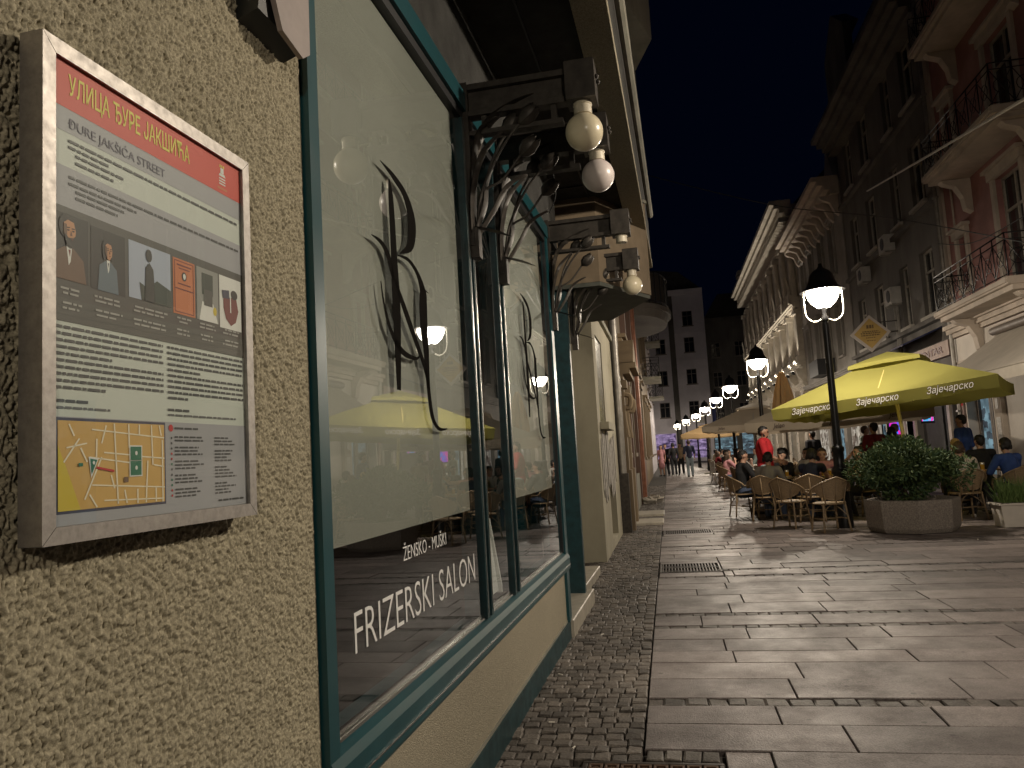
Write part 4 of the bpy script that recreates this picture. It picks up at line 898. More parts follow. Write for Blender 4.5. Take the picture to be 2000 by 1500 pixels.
for i, (u, z) in enumerate(((28.1, 7.75), (28.0, 5.9), (31.4, 7.4))):
    ac = thing('air_conditioner', ['white air conditioner unit hung high on the dark house', 'white air conditioner unit low on the dark house above twin pipes', 'white air conditioner unit between the dark house windows'][i], 'air conditioner', (XR, u, z), 0, 'air conditioners on the dark house')
    M_ac = mat('ac_casing', (.45, .43, .40), .5, var=(6, .2)) if i == 0 else M_ac
    q = MB(); q.box(-.28, .05, -.38, .38, 0, .56); q.build('casing', M_ac, ac)
    q = MB(); q.lathe([(.21, 0), (.21, .012), (.16, .014)], 18); q.v = [(-.282-z_, y_-.08, x_+.28) for x_, y_, z_ in q.v]; q.build('fan_grille', M_dark, ac)
    q = MB(); q.box(-.26, .05, -.34, -.30, -.05, -.001); q.box(-.26, .05, .30, .34, -.05, -.001); q.build('bracket', M_pipe, ac)
add_part('downpipe', T, t, B, M_pipe, lambda q: [q.tube([(u, .1, 3.7), (u, .1, 5.8)], .05, 7) for u in (27.85, 28.1)], True)
# screens on brackets in front of the dark house
def screen_mat(i):
    M = bpy.data.materials.new('screen_picture'); M.use_nodes = True
    nt = M.node_tree; N = nt.nodes; L = nt.links; N.remove(N['Principled BSDF'])
    tc = N.new('ShaderNodeTexCoord'); wv = N.new('ShaderNodeTexNoise'); wv.inputs['Scale'].default_value = 2.2; wv.inputs['Distortion'].default_value = 2.5; L.new(tc.outputs['Object'], wv.inputs[0])
    cr = N.new('ShaderNodeValToRGB'); e = cr.color_ramp.elements; e[0].position = .35; e[0].color = (.0, .25, 1, 1); e[1].position = .6; e[1].color = (1, .02, .45, 1); k = e.new(.47); k.color = (.02, .55, .95, 1)
    if i: k.color = (.25, .05, .8, 1)
    em = N.new('ShaderNodeEmission'); em.inputs[1].default_value = 1.0
    L.new(wv.outputs['Fac'], cr.inputs[0]); L.new(cr.outputs[0], em.inputs[0]); L.new(em.outputs[0], N['Material Output'].inputs[0]); return M
for i, (u, z, w_, h_, lb) in enumerate(((24.9, 1.83, .62, .50, 'glowing blue and purple upright screen hanging beside the dark doorway'), (28.35, 1.45, .62, .95, 'glowing pink and blue poster screen in the dark house shopfront'))):
    sc_ = thing('display_screen', lb, 'screen', (XR-.42, u, z), .75, 'lit advertising screens')
    q = MB(); q.box(-.36, .36, -.03, .03, -.06, h_+.06) if i == 0 else q.box(-.36, .36, -.03, .03, -.06, h_+.06); q.build('casing', M_dark, sc_)
    q = MB(); q.box(-.31, .31, -.036, -.031, 0, h_); q.build('picture', screen_mat(i), sc_)
    q = MB(); q.tube([(0, .03, h_/2), (.25, .36, h_/2)], .03, 6); q.build('arm', M_metal, sc_)
# diamond shop sign
ds = thing('diamond_sign', 'diamond shaped yellow hanging sign with silver border on the dark house', 'sign', (XR-.95, 28.0, 4.98), -.1)
M_amber = mat('amber_sign_face', (.42, .27, .07), .5, var=(2, .2)); 
q = MB(); q.prism([(0, -.64), (.64, 0), (0, .64), (-.64, 0)], lambda a, z: (a, -.05, z), lambda a, z: (a, .05, z)); q.build('border', mat('sign_border', (.42, .37, .33), .45, .2), ds)
q = MB(); q.prism([(0, -.52), (.52, 0), (0, .52), (-.52, 0)], lambda a, z: (a, -.056, z), lambda a, z: (a, -.051, z)); q.build('face', M_amber, ds)
M_signink = mat('sign_ink', (.12, .07, .02), .5)
q = MB()
for k, (wd, z, hh) in enumerate(((.16, .27, .10), (.36, .08, .035), (.44, .02, .035), (.42, -.05, .035), (.22, -.14, .025), (.2, -.24, .02))):
    u = -wd/2*1.4
    while u < wd*.7: l_ = random.uniform(.03, .08); q.box(u, min(u+l_, wd*.7), -.060, -.057, z-hh, z+hh*.2); u += l_+.018
q.build('sign_print', M_signink, ds)
q = MB(); q.tube([(.55, 0, 0), (1.0, 0, 0)], .025, 6); q.tube([(.3, 0, .36), (1.0, 0, .36)], .018, 6); q.build('arm', M_metal, ds)

# --- grey mid house
M_grey = mat('grey_stucco', (.27, .25, .225), .8, var=(.9, .3), bump=(40, .3, .004))
hm = []
for z in (5.2, 8.9): hm += [(36.2, 37.2, z, z+2.3), (38.7, 39.7, z, z+2.3), (41.2, 42.2, z, z+2.3), (43.7, 44.7, z, z+2.3)]
hm += [(35, 37.4, .2, 3.2, 'open'), (38, 41, .3, 3.2, 'open'), (41.6, 44.8, .3, 3.2, 'open')]
t, T, B = facade('grey_house', 'grey stucco house with a heavy bracketed cornice between dark and ornate houses', 'R', XR, 34.4, 45.9, 12.6, M_grey, hm, M_wood, M_grey, (2, 2), cor=(12.0, 1.1, .8), corm=M_cream)
for u in [34.8+1.1*i for i in range(10)]: add_part('console', T, t, B, M_cream, lambda q: q.prism([(.001, 12.0), (.8, 12.0), (.7, 11.85), (.35, 11.7), (.2, 11.3), (.001, 11.1)], lambda n, z: (u-.12, n, z), lambda n, z: (u+.12, n, z)))
add_part('string_course', T, t, B, M_grey, lambda q: cornice(q, 34.4, 45.9, 4.2, .3, .3))
for a, b, m_ in ((35.1, 37.3, M_lit), (38.1, 40.9, M_litcool), (41.7, 44.7, M_lit)): add_part('shop_window', T, t, B, m_, lambda q: q.box(a, b, -.19, -.17, .4, 3.0))
add_part('balcony_box', T, t, B, M_dark, lambda q: q.box(38.4, 40.6, .001, .8, 4.55, 5.3))
add_part('gable', T, t, B, M_grey, lambda q: q.prism([(35.0, 12.8), (37.5, 12.8), (36.2, 14.6)], lambda u, z: (u, .0, z), lambda u, z: (u, -.4, z)))

# --- ornate floodlit house
M_orn = mat('ornate_limestone', (.48, .43, .355), .75, var=(1.4, .3), bump=(24, .4, .01))
ho = []; NB = 9; bw = (73.5-46.3)/NB
for i in range(NB):
    c = 46.3+bw*(i+.5); ho += [(c-.6, c+.6, 10.0, 12.6), (c-.6, c+.6, 6.6, 8.0), (c-.95, c+.95, .3, 4.0, 'open')]
t, T, B = facade('ornate_house', 'ornate limestone house with pilasters, statues of finials and deep dentilled cornice', 'R', XR, 45.9, 74, 15.2, M_orn, ho, M_wooddark, None, (2, 2), cor=(14.5, 1.2, 1.0))
dm = MB(T); dm.box(0, .18, .001, .75, 14.2, 14.49); dm = dm.mesh('dentil', M_orn, (XR, 0, 14.2))
for i in range(82): obj('dentil', dm, t, (XR-B[0], 45.95+.34*i-B[1], 14.2-B[2]))
add_part('frieze', T, t, B, M_orn, lambda q: (cornice(q, 45.9, 74, 13.4, .25, .25), cornice(q, 45.9, 74, 9.05, .55, .35), cornice(q, 45.9, 74, 5.6, .5, .5), cornice(q, 45.9, 74, 4.5, .3, .3)))
for i in range(NB+1):
    u = 46.3+bw*i
    add_part('pilaster', T, t, B, M_orn, lambda q: (q.box(u-.28, u+.28, .001, .3, 6.1, 8.75), q.box(u-.36, u+.36, .001, .4, 8.751, 9.04), q.box(u-.36, u+.36, .001, .4, 5.85 if 0 else 6.1, 6.35)))
    add_part('column', T, t, B, M_orn, lambda q: (q.tube([(u, .22, 9.75), (u, .22, 13.1)], [.2, .17], 10), q.box(u-.26, u+.26, .001, .5, 9.401, 9.75), q.box(u-.26, u+.26, .001, .48, 13.1, 13.4)), True)
    add_part('finial', T, t, B, M_orn, lambda q: (q.box(u-.18, u+.18, .25, .6, 9.401, 9.9), q.tube([(u, .45, 9.9), (u, .6, 10.9)], [.12, .03], 6)))
    add_part('console', T, t, B, M_orn, lambda q: q.prism([(.001, 5.6), (.55, 5.6), (.45, 5.2), (.2, 4.85), (.001, 4.81)], lambda n, z: (u-.2, n, z), lambda n, z: (u+.2, n, z)))
    add_part('ground_pier', T, t, B, M_orn, lambda q: (q.box(u-.4, u+.4, .001, .25, 0, 4.49), [q.box(u-.44, u+.44, .251, .29, .2+.6*k, .7+.6*k) for k in range(7)]))
for i in range(NB):
    c = 46.3+bw*(i+.5)
    add_part('balustrade', T, t, B, M_orn, lambda q: (q.box(c-1.1, c+1.1, .3, .5, 10.0, 10.1), [q.lathe([(.05, 0), (.09, .15), (.04, .3), (.06, .55)], 6, (c-1+.25*k, .4, 9.42)) for k in range(9)]))
    add_part('cartouche', T, t, B, M_orn, lambda q: (q.ball((c, .08, 12.95), (.35, .15, .28), 8, 6), q.ball((c-.4, .06, 12.85), (.2, .1, .14), 8, 6), q.ball((c+.4, .06, 12.85), (.2, .1, .14), 8, 6)), True)
    add_part('shop_window', T, t, B, (M_lit, M_litcool, M_lit)[i % 3], lambda q: q.box(c-.93, c+.93, -.19, -.17, .4, 3.7))
M_flood = emat('flood_lens', (1, .9, .72), 12)
for i in range(0, NB+1):
    u = 46.3+bw*i
    f = thing('floodlight', 'small lit floodlight on the ledge of the ornate house shining up a pilaster', 'floodlight', T(u-.5 if i else u+.5, .62, 5.45), 0, 'floodlights on the ornate house')
    q = MB(); q.box(-.08, .10, -.14, .14, -.12, .06); q.build('housing', M_dark, f)
    q = MB(); q.add([(-.085, -.12, .062), (-.085, .12, .062), (.07, .12, .066), (.07, -.12, .066)], [(0, 1, 2, 3)]); q.build('lens', M_flood, f)
    ld = bpy.data.lights.new('flood_light', 'SPOT'); ld.energy = 420; ld.color = (1, .90, .74); ld.spot_size = 1.9; ld.spot_blend = .6; ld.shadow_soft_size = .05
    lo = bpy.data.objects.new('flood_light', ld); COL.objects.link(lo); lo.parent = f; lo.location = (-.05, 0, .10); lo.rotation_euler = (PI, -.22, 0)
add_part('corner_turret', T, t, B, M_orn, lambda q: (q.box(72.2, 74, -.6, .3, 15.2, 17.0), q.box(72.0, 74.2, -.8, .6, 17.0, 17.4)))
q = MB(); 
rf = add_part('roof', T, t, B, mat('slate_roof', (.05, .048, .048), .7, var=(3, .3)), lambda q: q.prism([(-.2, 15.3), (-6, 15.3), (-6, 17.5), (-3, 18.0)], lambda n, z: (46, n, z), lambda n, z: (72, n, z)))

# --- left side, beyond the salon
M_beige = mat('olive_beige_plaster', (.36, .33, .245), .85, var=(1.2, .25), bump=(70, .4, .003), streak=(1, 1, .5))
XL = -.90
T = FT('L', XL); 
t, T, B = facade('beige_house', 'low olive beige house corner with barred window and torn posters past the salon', 'L', XL, 10.3, 13.85, 3.42, M_beige, [(10.75, 11.75, 1.86, 3.1), (11.6, 12.8, .12, .95)], M_beige, None, (1, 1), body=2.2)
add_part('coping', T, t, B, M_concrete, lambda q: q.box(10.24, 13.84, -2.2, .05, 3.42, 3.5))
add_part('window_grille', T, t, B, M_trim, lambda q: ([q.tube([(10.78+.075*i, -.02, 1.88), (10.78+.075*i, -.02, 3.08)], .008, 5) for i in range(13)], [q.tube([(10.75, -.02, z), (11.75, -.02, z)], .008, 5) for z in (2.1, 2.5, 2.9)]))
add_part('window_ledge', T, t, B, M_trim, lambda q: q.box(10.7, 11.8, .001, .08, 1.80, 1.85))
M_torn = mat('torn_poster_paper', (.40, .37, .33), .85, var=(14, .5), col2=(.16, .15, .13), bump=(22, .8, .01))
for k in range(9):
    u = 10.5+.28*k+random.uniform(-.04, .04); wd = random.uniform(.16, .25); z0_, z1_ = random.uniform(.75, 1.05), random.uniform(1.5, 1.74)
    pts = [(u+random.uniform(-.03, .03), z0_), (u+wd*.5, z0_-random.uniform(0, .12)), (u+wd, z0_+.06), (u+wd+random.uniform(-.03, .02), z1_), (u+wd*.4, z1_+.05), (u, z1_-.04)]
    q = MB(T); q.prism(pts, lambda a, z: (a, .003+.0012*k, z), lambda a, z: (a, .010+.0012*k, z)); q.build('torn_poster', M_torn, t, B)
add_part('upper_wall', T, t, B, M_darkst, lambda q: q.box(10.3, 13.85, -2.2, -.35, 3.5, 13))
pd = thing('downpipe', 'grey zinc downpipe between the beige house and the ochre portal', 'pipe', (XL+.06, 14.0, 0)); q = MB()
q.tube([(0, 0, 0.02), (0, 0, 9.5)], .075, 10); q.build('pipe', M_pipe, pd, smooth=True)
q = MB(); [q.tube([(0, 0, z), (0, 0, z+.05)], .085, 10) for z in (.9, 2.6, 4.4)]; q.build('collar', M_pipe, pd, smooth=True)
q = MB(); q.box(-.1, .1, -.1, .1, 0, 1.05); q.build('cast_shoe', M_metal, pd)
M_ochre = mat('ochre_plaster', (.20, .148, .09), .8, var=(1.6, .35), bump=(40, .4, .004), streak=(1, 1, .35))
M_brick = mat('faded_red_plaster', (.14, .085, .065), .8, var=(1.8, .4), bump=(40, .4, .004), streak=(1, 1, .3))
hl = [(16.2, 17.2, 1.4, 3.6), (19.2, 20.2, 1.4, 3.6), (16.2, 17.2, 5.4, 7.6), (19.2, 20.2, 5.4, 7.6)]
t, T, B = facade('ochre_house', 'ochre plastered old house with carved portal beyond the beige house', 'L', XL, 14.1, 22.0, 9.8, M_ochre, hl, M_wooddark, M_ochre, (2, 2), body=5, cor=(9.3, .5, .6))
add_part('portal_pier', T, t, B, M_ochre, lambda q: [(q.box(u, u+.26, .001, .17, 0, 2.75), q.box(u-.04, u+.3, .001, .21, 0, 1.1), q.box(u-.04, u+.3, .001, .23, 2.6, 2.751)) for u in (14.3, 15.6)])
add_part('portal_hood', T, t, B, M_ochre, lambda q: (cornice(q, 14.2, 15.95, 2.76, .42, .3, 0, 3), q.prism([(14.2, 3.07), (15.95, 3.07), (15.07, 3.6)], lambda u, z: (u, .38, z), lambda u, z: (u, .001, z))))
add_part('portal_scroll', T, t, B, M_ochre, lambda q: [q.tube(spline([(u, .12, 2.5), (u, .27, 2.45), (u, .25, 2.25), (u, .14, 2.2), (u, .18, 1.7)], 5), .05, 7) for u in (14.43, 15.73)], True)
add_part('door', T, t, B, M_wooddark, lambda q: q.box(14.6, 15.56, .001, .04, 0, 2.7))
add_part('plinth', T, t, B, M_concrete, lambda q: q.box(16, 22, .001, .08, 0, .85))
add_part('pilaster', T, t, B, M_brick, lambda q: [q.box(u, u+.35, .001, .12, 0, 9.2) for u in (17.9, 21.2)])
add_part('downpipe', T, t, B, mat('rust_red_pipe', (.28, .11, .06), .5, .2, var=(5, .4)), lambda q: (q.tube([(21.85, .14, .1), (21.85, .14, 9.5)], .085, 9), q.tube([(21.85, .14, .12), (21.85, .3, .03)], .085, 9)), True)
hl = [(23.6, 24.7, 1.2, 3.8), (26.6, 27.7, 1.2, 3.8), (29.6, 30.7, 1.2, 3.8), (23.6, 24.7, 6, 8.2), (26.6, 27.7, 6, 8.2), (29.6, 30.7, 6, 8.2)]
t, T, B = facade('round_balcony_house', 'brown old house carrying a big rounded balcony over the pavement', 'L', XL-.05, 22.0, 33, 13, M_brick, hl, M_wooddark, M_ochre, (2, 2), body=6, cor=(12.2, .7, .7))
def rbal(q, r0, z0_, z1_, k=1.0):
    pts = [(25.5+2.4*math.cos(PI*i/16), r0*math.sin(PI*i/16)) for i in range(17)]
    q.prism(pts, lambda u, n: (u, n*k, z0_), lambda u, n: (u, n, z1_))
add_part('rounded_balcony', T, t, B, M_darkst, lambda q: (rbal(q, 1.30, 5.5, 5.75, .93), rbal(q, 1.36, 5.751, 5.9)))
q = MB(T); P = [(25.5+2.35*math.cos(PI*i/16), 1.28*math.sin(PI*i/16)) for i in range(17)]
for z in (6.0, 6.9): q.tube([(*p, z) for p in P], .03, 6)
for p in P: q.tube([(*p, 5.9), (*p, 6.9)], .02, 5)
q.build('railing', M_rail, t, B)
add_part('balcony_apron', T, t, B, mat('dark_balcony_cloth', (.03, .025, .022), .9), lambda q: [q.add([(P[i][0], P[i][1]*.97, 5.9), (P[i+1][0], P[i+1][1]*.97, 5.9), (P[i+1][0], P[i+1][1]*.97, 6.88), (P[i][0], P[i][1]*.97, 6.88)], [(0, 1, 2, 3)]) for i in range(16)])
hl = []
for u in (34.4, 37.2, 40, 42.8): hl += [(u, u+1.1, 1.2, 3.6), (u, u+1.1, 5.4, 7.6), (u, u+1.1, 9, 11)]
t, T, B = facade('plain_house', 'plain yellowish house with iron balconies farther along the left side', 'L', XL-.05, 33, 45, 12.5, M_ochre, hl, M_wooddark, M_ochre, (2, 2), body=6, cor=(11.8, .6, .6))
railing(T, t, 36.6, 39.2, .0, .8, 4.9, 5.8, M_rail, org=B)
add_part('balcony_slab', T, t, B, M_concrete, lambda q: q.box(36.5, 39.3, .001, .85, 4.75, 4.89))
add_part('column_top', T, t, B, M_cream, lambda q: (q.box(44, 44.6, .001, .4, 12.5, 15.5), q.box(43.8, 44.8, .001, .7, 15.5, 16)))
M_lilac = mat('lightened_lilac_grey_plaster', (.66, .62, .66), .85, var=(.5, .2), bump=(20, .3, .006))  # lilac grey lightened to stand in for light missing from the end tower
hl = []
for u in (47, 51, 55, 59, 63): hl += [(u, u+1.2, z, z+2) for z in (1.2, 5.2, 8.8, 12.4)]
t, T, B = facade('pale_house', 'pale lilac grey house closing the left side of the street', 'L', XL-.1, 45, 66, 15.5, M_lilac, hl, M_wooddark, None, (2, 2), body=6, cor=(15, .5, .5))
for z in (4.9, 8.5):
    railing(T, t, 50.4, 52.8, 0, .9, z, z+.95, M_rail, org=B); add_part('balcony_slab', T, t, B, M_concrete, lambda q: q.box(50.3, 52.9, .001, .95, z-.15, z-.001))
# buildings across the end of the street
hl = [(u, u+1.1, z, z+1.7) for u in (-.6, 2.6) for z in (5.0, 8.6, 12.2, 15.2)]
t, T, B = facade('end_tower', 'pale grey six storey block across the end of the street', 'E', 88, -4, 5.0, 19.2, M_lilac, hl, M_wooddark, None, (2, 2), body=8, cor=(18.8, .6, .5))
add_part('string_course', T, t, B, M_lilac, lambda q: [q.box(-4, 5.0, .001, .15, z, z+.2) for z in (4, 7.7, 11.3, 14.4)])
add_part('lit_shopfront', T, t, B, M_litviolet, lambda q: (q.box(-1.6, .9, .001, .05, .4, 3.2), q.box(1.9, 4.6, .001, .05, .4, 3.0)))
add_part('corner_strip', T, t, B, M_darkst, lambda q: q.box(1.0, 1.6, .001, .2, 0, 18.7))
add_part('air_conditioner', T, t, B, M_wood, lambda q: q.box(3.3, 4.1, .001, .35, 4.2, 4.75))
add_part('roof', T, t, B, M_interior, lambda q: q.prism([(-4, 19.3), (5.0, 19.3), (2.5, 21.5), (-4, 22.5)], lambda u, z: (u, -.2, z), lambda u, z: (u, -6, z)))
hl = [(u, u+1.0, z, z+1.7) for u in (5.6, 8.2, 10.4) for z in (4.6, 8.2, 11.6)]
t, T, B = facade('end_block', 'dark brown four storey block across the end behind the lamps', 'E', 90, 5.0, 17, 16.0, M_darkst, hl, M_wooddark, None, (2, 2), body=8, cor=(15.6, .5, .5))
add_part('roof', T, t, B, M_interior, lambda q: q.prism([(5.0, 16.1), (17, 16.1), (17, 18.9), (6.8, 18.9)], lambda u, z: (u, -.3, z), lambda u, z: (u, -5, z)))
add_part('lit_shopfront', T, t, B, M_litcool, lambda q: (q.box(5.2, 7.6, .001, .05, .5, 3), q.box(8.2, 10.4, .001, .05, .5, 3)))
add_part('banner', T, t, B, mat('blue_banner', (.10, .12, .35), .7), lambda q: q.box(5.0, 5.8, .001, .05, 4.2, 7.4))
# overhead cables
def cable(label, pts, r=.012):
    q = MB(); q.tube(spline(pts, 8), r, 5); tag(q.build('overhead_cable', mat('cable_sheath', (.05, .05, .05), .6) if r < .013 else mat('pale_cable', (.7, .68, .64), .5), org=pts[0]), label, 'cable').location = pts[0]
cable('pale twisted cable slung from the pink house to the dark house wall', [(6.1, 13.4, 6.75), (6.9, 20.9, 8.45), (7.85, 29.6, 10.45)], .03)
cable('thin dark cable sagging across the street below the pale one', [(-.6, 23.4, 10.1), (3.1, 21.2, 7.85), (5.4, 18.9, 6.5), (7.0, 16.2, 5.0)])
cable('thin dark cable running along the pink house from the pipe', [(7.8, 23.0, 6.7), (7.7, 20, 6.0), (7.8, 15.5, 5.9)])
# ------------------------------------------------------------------ umbrellas
def cloth_mat(name, col, tl=.35):
    M = bpy.data.materials.new(name); M.use_nodes = True
    nt = M.node_tree; N = nt.nodes; L = nt.links; b = N['Principled BSDF']; b.inputs['Roughness'].default_value = .85; b.inputs['Specular IOR Level'].default_value = .2
    tc = N.new('ShaderNodeTexCoord'); n = N.new('ShaderNodeTexNoise'); n.inputs['Scale'].default_value = 2.2; n.inputs['Detail'].default_value = 6; L.new(tc.outputs['Object'], n.inputs[0])
    mx = N.new('ShaderNodeMix'); mx.data_type = 'RGBA'; mx.inputs[6].default_value = (*col, 1); mx.inputs[7].default_value = (*[c*.8 for c in col], 1); L.new(n.outputs['Fac'], mx.inputs[0])
    L.new(mx.outputs[2], b.inputs['Base Color'])
    bp = N.new('ShaderNodeBump'); bp.inputs['Strength'].default_value = .35; bp.inputs['Distance'].default_value = .03; L.new(n.outputs['Fac'], bp.inputs['Height']); L.new(bp.outputs[0], b.inputs['Normal'])
    t = N.new('ShaderNodeBsdfTranslucent'); L.new(mx.outputs[2], t.inputs[0]); ms = N.new('ShaderNodeMixShader'); ms.inputs[0].default_value = tl
    L.new(b.outputs[0], ms.inputs[1]); L.new(t.outputs[0], ms.inputs[2]); L.new(ms.outputs[0], N['Material Output'].inputs[0])
    return M
M_yel = cloth_mat('yellow_canvas', (.36, .335, .09), .45); M_bei = cloth_mat('beige_canvas', (.46, .39, .30)); M_tan = cloth_mat('tan_canvas', (.42, .29, .15))
M_ypole = mat('yellow_pole', (.55, .45, .16), .4); M_gpole = mat('grey_pole', (.30, .29, .27), .4, .4)
M_tw = mat('brand_white', (.80, .78, .70), .6); M_tk = mat('brand_dark', (.07, .045, .03), .6)
def umbrella(label, loc, rz, size, ez, rise, cloth, pole, word=None, wm=None, tilt=0.0, val=.22, n_words=3, word_h=.12):
    t = thing('parasol', label, 'umbrella', (loc[0], loc[1], 0), rz, 'square terrace umbrellas'); t.rotation_euler = (0, tilt, rz)
    h = size/2; k = 6
    def canopy_pt(a, b):                      # a, b in -1..1
        r = max(abs(a), abs(b)); edge = min(abs(a), abs(b))/max(r, 1e-6)
        z = ez+rise*(1-r)-.045*math.sin(PI*min(1, max(0, r)))*(1-edge)-.03*r*r*(1-edge**2)
        return (a*h, b*h, z)
    q = MB(); vs = []; fs = []; per = [(-1+i/6, -1) for i in range(12)]+[(1, -1+i/6) for i in range(12)]+[(1-i/6, 1) for i in range(12)]+[(-1, 1-i/6) for i in range(12)]
    rs = [.001, .15, .3, .45, .6, .75, .88, 1.0]; n = len(per)
    for r in rs:
        for a, b in per: vs.append(canopy_pt(a*r, b*r))
    for i in range(len(rs)-1):
        for j in range(n): fs.append((i*n+j, i*n+(j+1) % n, (i+1)*n+(j+1) % n, (i+1)*n+j))
    q.add(vs, fs); c_ = q.build('canopy', cloth, t, smooth='all'); c_.data.set_sharp_from_angle(angle=.14)
    q = MB(); s_ = .20
    for i in range(4):
        a0 = PI/4+PI/2*i; a1 = a0+PI/2; w_ = size*.17*1.414
        A = (math.cos(a0)*w_, math.sin(a0)*w_, ez+rise*.80); B_ = (math.cos(a1)*w_, math.sin(a1)*w_, ez+rise*.80); P_ = (0, 0, ez+rise*1.06)
        mid = tuple((x+y)/2 for x, y in zip(A, B_)); mid = (mid[0], mid[1], mid[2]+.02)
        q.add([A, mid, B_, P_], [(0, 1, 3), (1, 2, 3)]); D = lambda p: (p[0]*1.02, p[1]*1.02, p[2]-.07); q.add([A, mid, B_, D(B_), D(mid), D(A)], [(0, 1, 4, 5), (1, 2, 3, 4)])
    q.build('vent_cap', cloth, t)
    for s in range(4):
        ca, sa = math.cos(PI/2*s), math.sin(PI/2*s)
        R_ = lambda x, y: (x*ca-y*sa, x*sa+y*ca)
        q = MB(); top = []; bot = []
        for i in range(19):
            a = -1+2*i/18; e = canopy_pt(a, -1); wob = .012*math.sin(9*a+s)+(.03 if abs(a) > .97 else 0)*0
            x, y = R_(e[0], -h-.003); x2, y2 = R_(e[0]*.995, -h+.02+wob); top.append((x, y, e[2])); bot.append((x2, y2, e[2]-val-.012*math.sin(14*a+s)))
        q.add(top+bot, [(i, i+1, 20+i, 19+i) for i in range(18)]); v_ = q.build('valance', cloth, t, smooth='all')
        if word and s in (0, 3):
            for j in range(n_words):
                cx = (-1+2*(j+.5)/n_words)*h*.92
                for mt_, off, bd in ((M_tk, .012, .007), (M_tw, .018, 0)) if wm == 'white' else ((M_tk, .012, .002),):
                    me = text_mesh(word, word_h*1.25, 'brand_word', mt_, xs=.82, depth=.001, bold=bd, shear=.32, align='CENTER')
                    X_ = Vector((*R_(1, 0), 0)); Nn = Vector((*R_(0, -1), 0)); o_ = Vector((*R_(cx, -h-off), canopy_pt(cx/h, -1)[2]-val*.66))
                    to_plane(me, o_, X_, (0, 0, 1), Nn); w = obj('brand_word', me, v_)
    for i in range(8):
        a = PI/4*i; r_ = h*(1.414 if i % 2 else 1)*.985; q = MB(); q.tube([(.05*math.cos(a), .05*math.sin(a), ez+rise*.90), (r_*math.cos(a), r_*math.sin(a), ez-.045)], .014, 6); q.build('rib', pole, t)
        q = MB(); q.tube([(.05*math.cos(a), .05*math.sin(a), ez+.02), (r_*.5*math.cos(a), r_*.5*math.sin(a), ez+rise*.40)], .011, 6); q.build('strut', pole, t)
    q = MB(); q.tube([(0, 0, .04), (0, 0, ez+rise)], .034, 10); q.build('pole', pole, t, smooth=True)
    q = MB(); q.lathe([(.07, ez-.02), (.07, ez+.06)], 10); q.build('hub', pole, t)
    q = MB(); q.chbox(-.38, .38, -.38, .38, -.02, .07, .015); q.build('base', M_concrete, t)
    return t
umbrella('yellow square terrace umbrella with three white brand words on its edge', (4.34, 15.3), -math.radians(25), 3.52, 2.17, .80, M_yel, M_ypole, 'Зајечарско', 'white', tilt=-.075, val=.2)
umbrella('beige square umbrella with dark lettering right behind the yellow one', (4.15, 20.0), -math.radians(13), 3.9, 1.98, .85, M_bei, M_gpole, 'Jelen', 'dark', val=.22, tilt=-.03)
umbrella('beige square umbrella with dark lettering beside the third street lamp', (3.35, 31.2), -math.radians(8), 3.7, 2.2, .8, M_bei, M_gpole, 'Jelen', 'dark', val=.2)
umbrella('small tan lit umbrella far down the street near the walkers', (2.2, 43.6), 0, 3.0, 2.2, .5, M_tan, M_gpole)
umbrella('beige umbrella between the tan one and the lettered third one', (4.0, 38.0), -.1, 3.6, 2.3, .8, M_bei, M_gpole)
umbrella('beige umbrella beyond the tan one at the street\'s far end', (2.8, 54), 0, 3.4, 2.3, .7, M_bei, M_gpole)
# folded umbrella
t = thing('folded_parasol', 'folded tan umbrella standing upright behind the beige umbrella', 'umbrella', (3.25, 22.6, 0))
q = MB(); n = 20; prof = [(.05, 3.42), (.10, 3.3), (.20, 2.9), (.27, 2.5), (.30, 2.2), (.27, 2.1)]
vs = [((r*(1+.22*math.cos(7*2*PI*j/n)))*math.cos(2*PI*j/n), (r*(1+.22*math.cos(7*2*PI*j/n)))*math.sin(2*PI*j/n), z+.05*math.sin(3*j)*(r > .25)) for r, z in prof for j in range(n)]
q.add(vs, [(i*n+j, i*n+(j+1) % n, (i+1)*n+(j+1) % n, (i+1)*n+j) for i in range(5) for j in range(n)]); q.build('folded_cloth', M_tan, t)
q = MB(); q.tube([(0, 0, .05), (0, 0, 3.48)], .03, 8); q.build('pole', M_gpole, t)
q = MB(); q.chbox(-.35, .35, -.35, .35, 0, .07, .012); q.build('base', M_concrete, t)

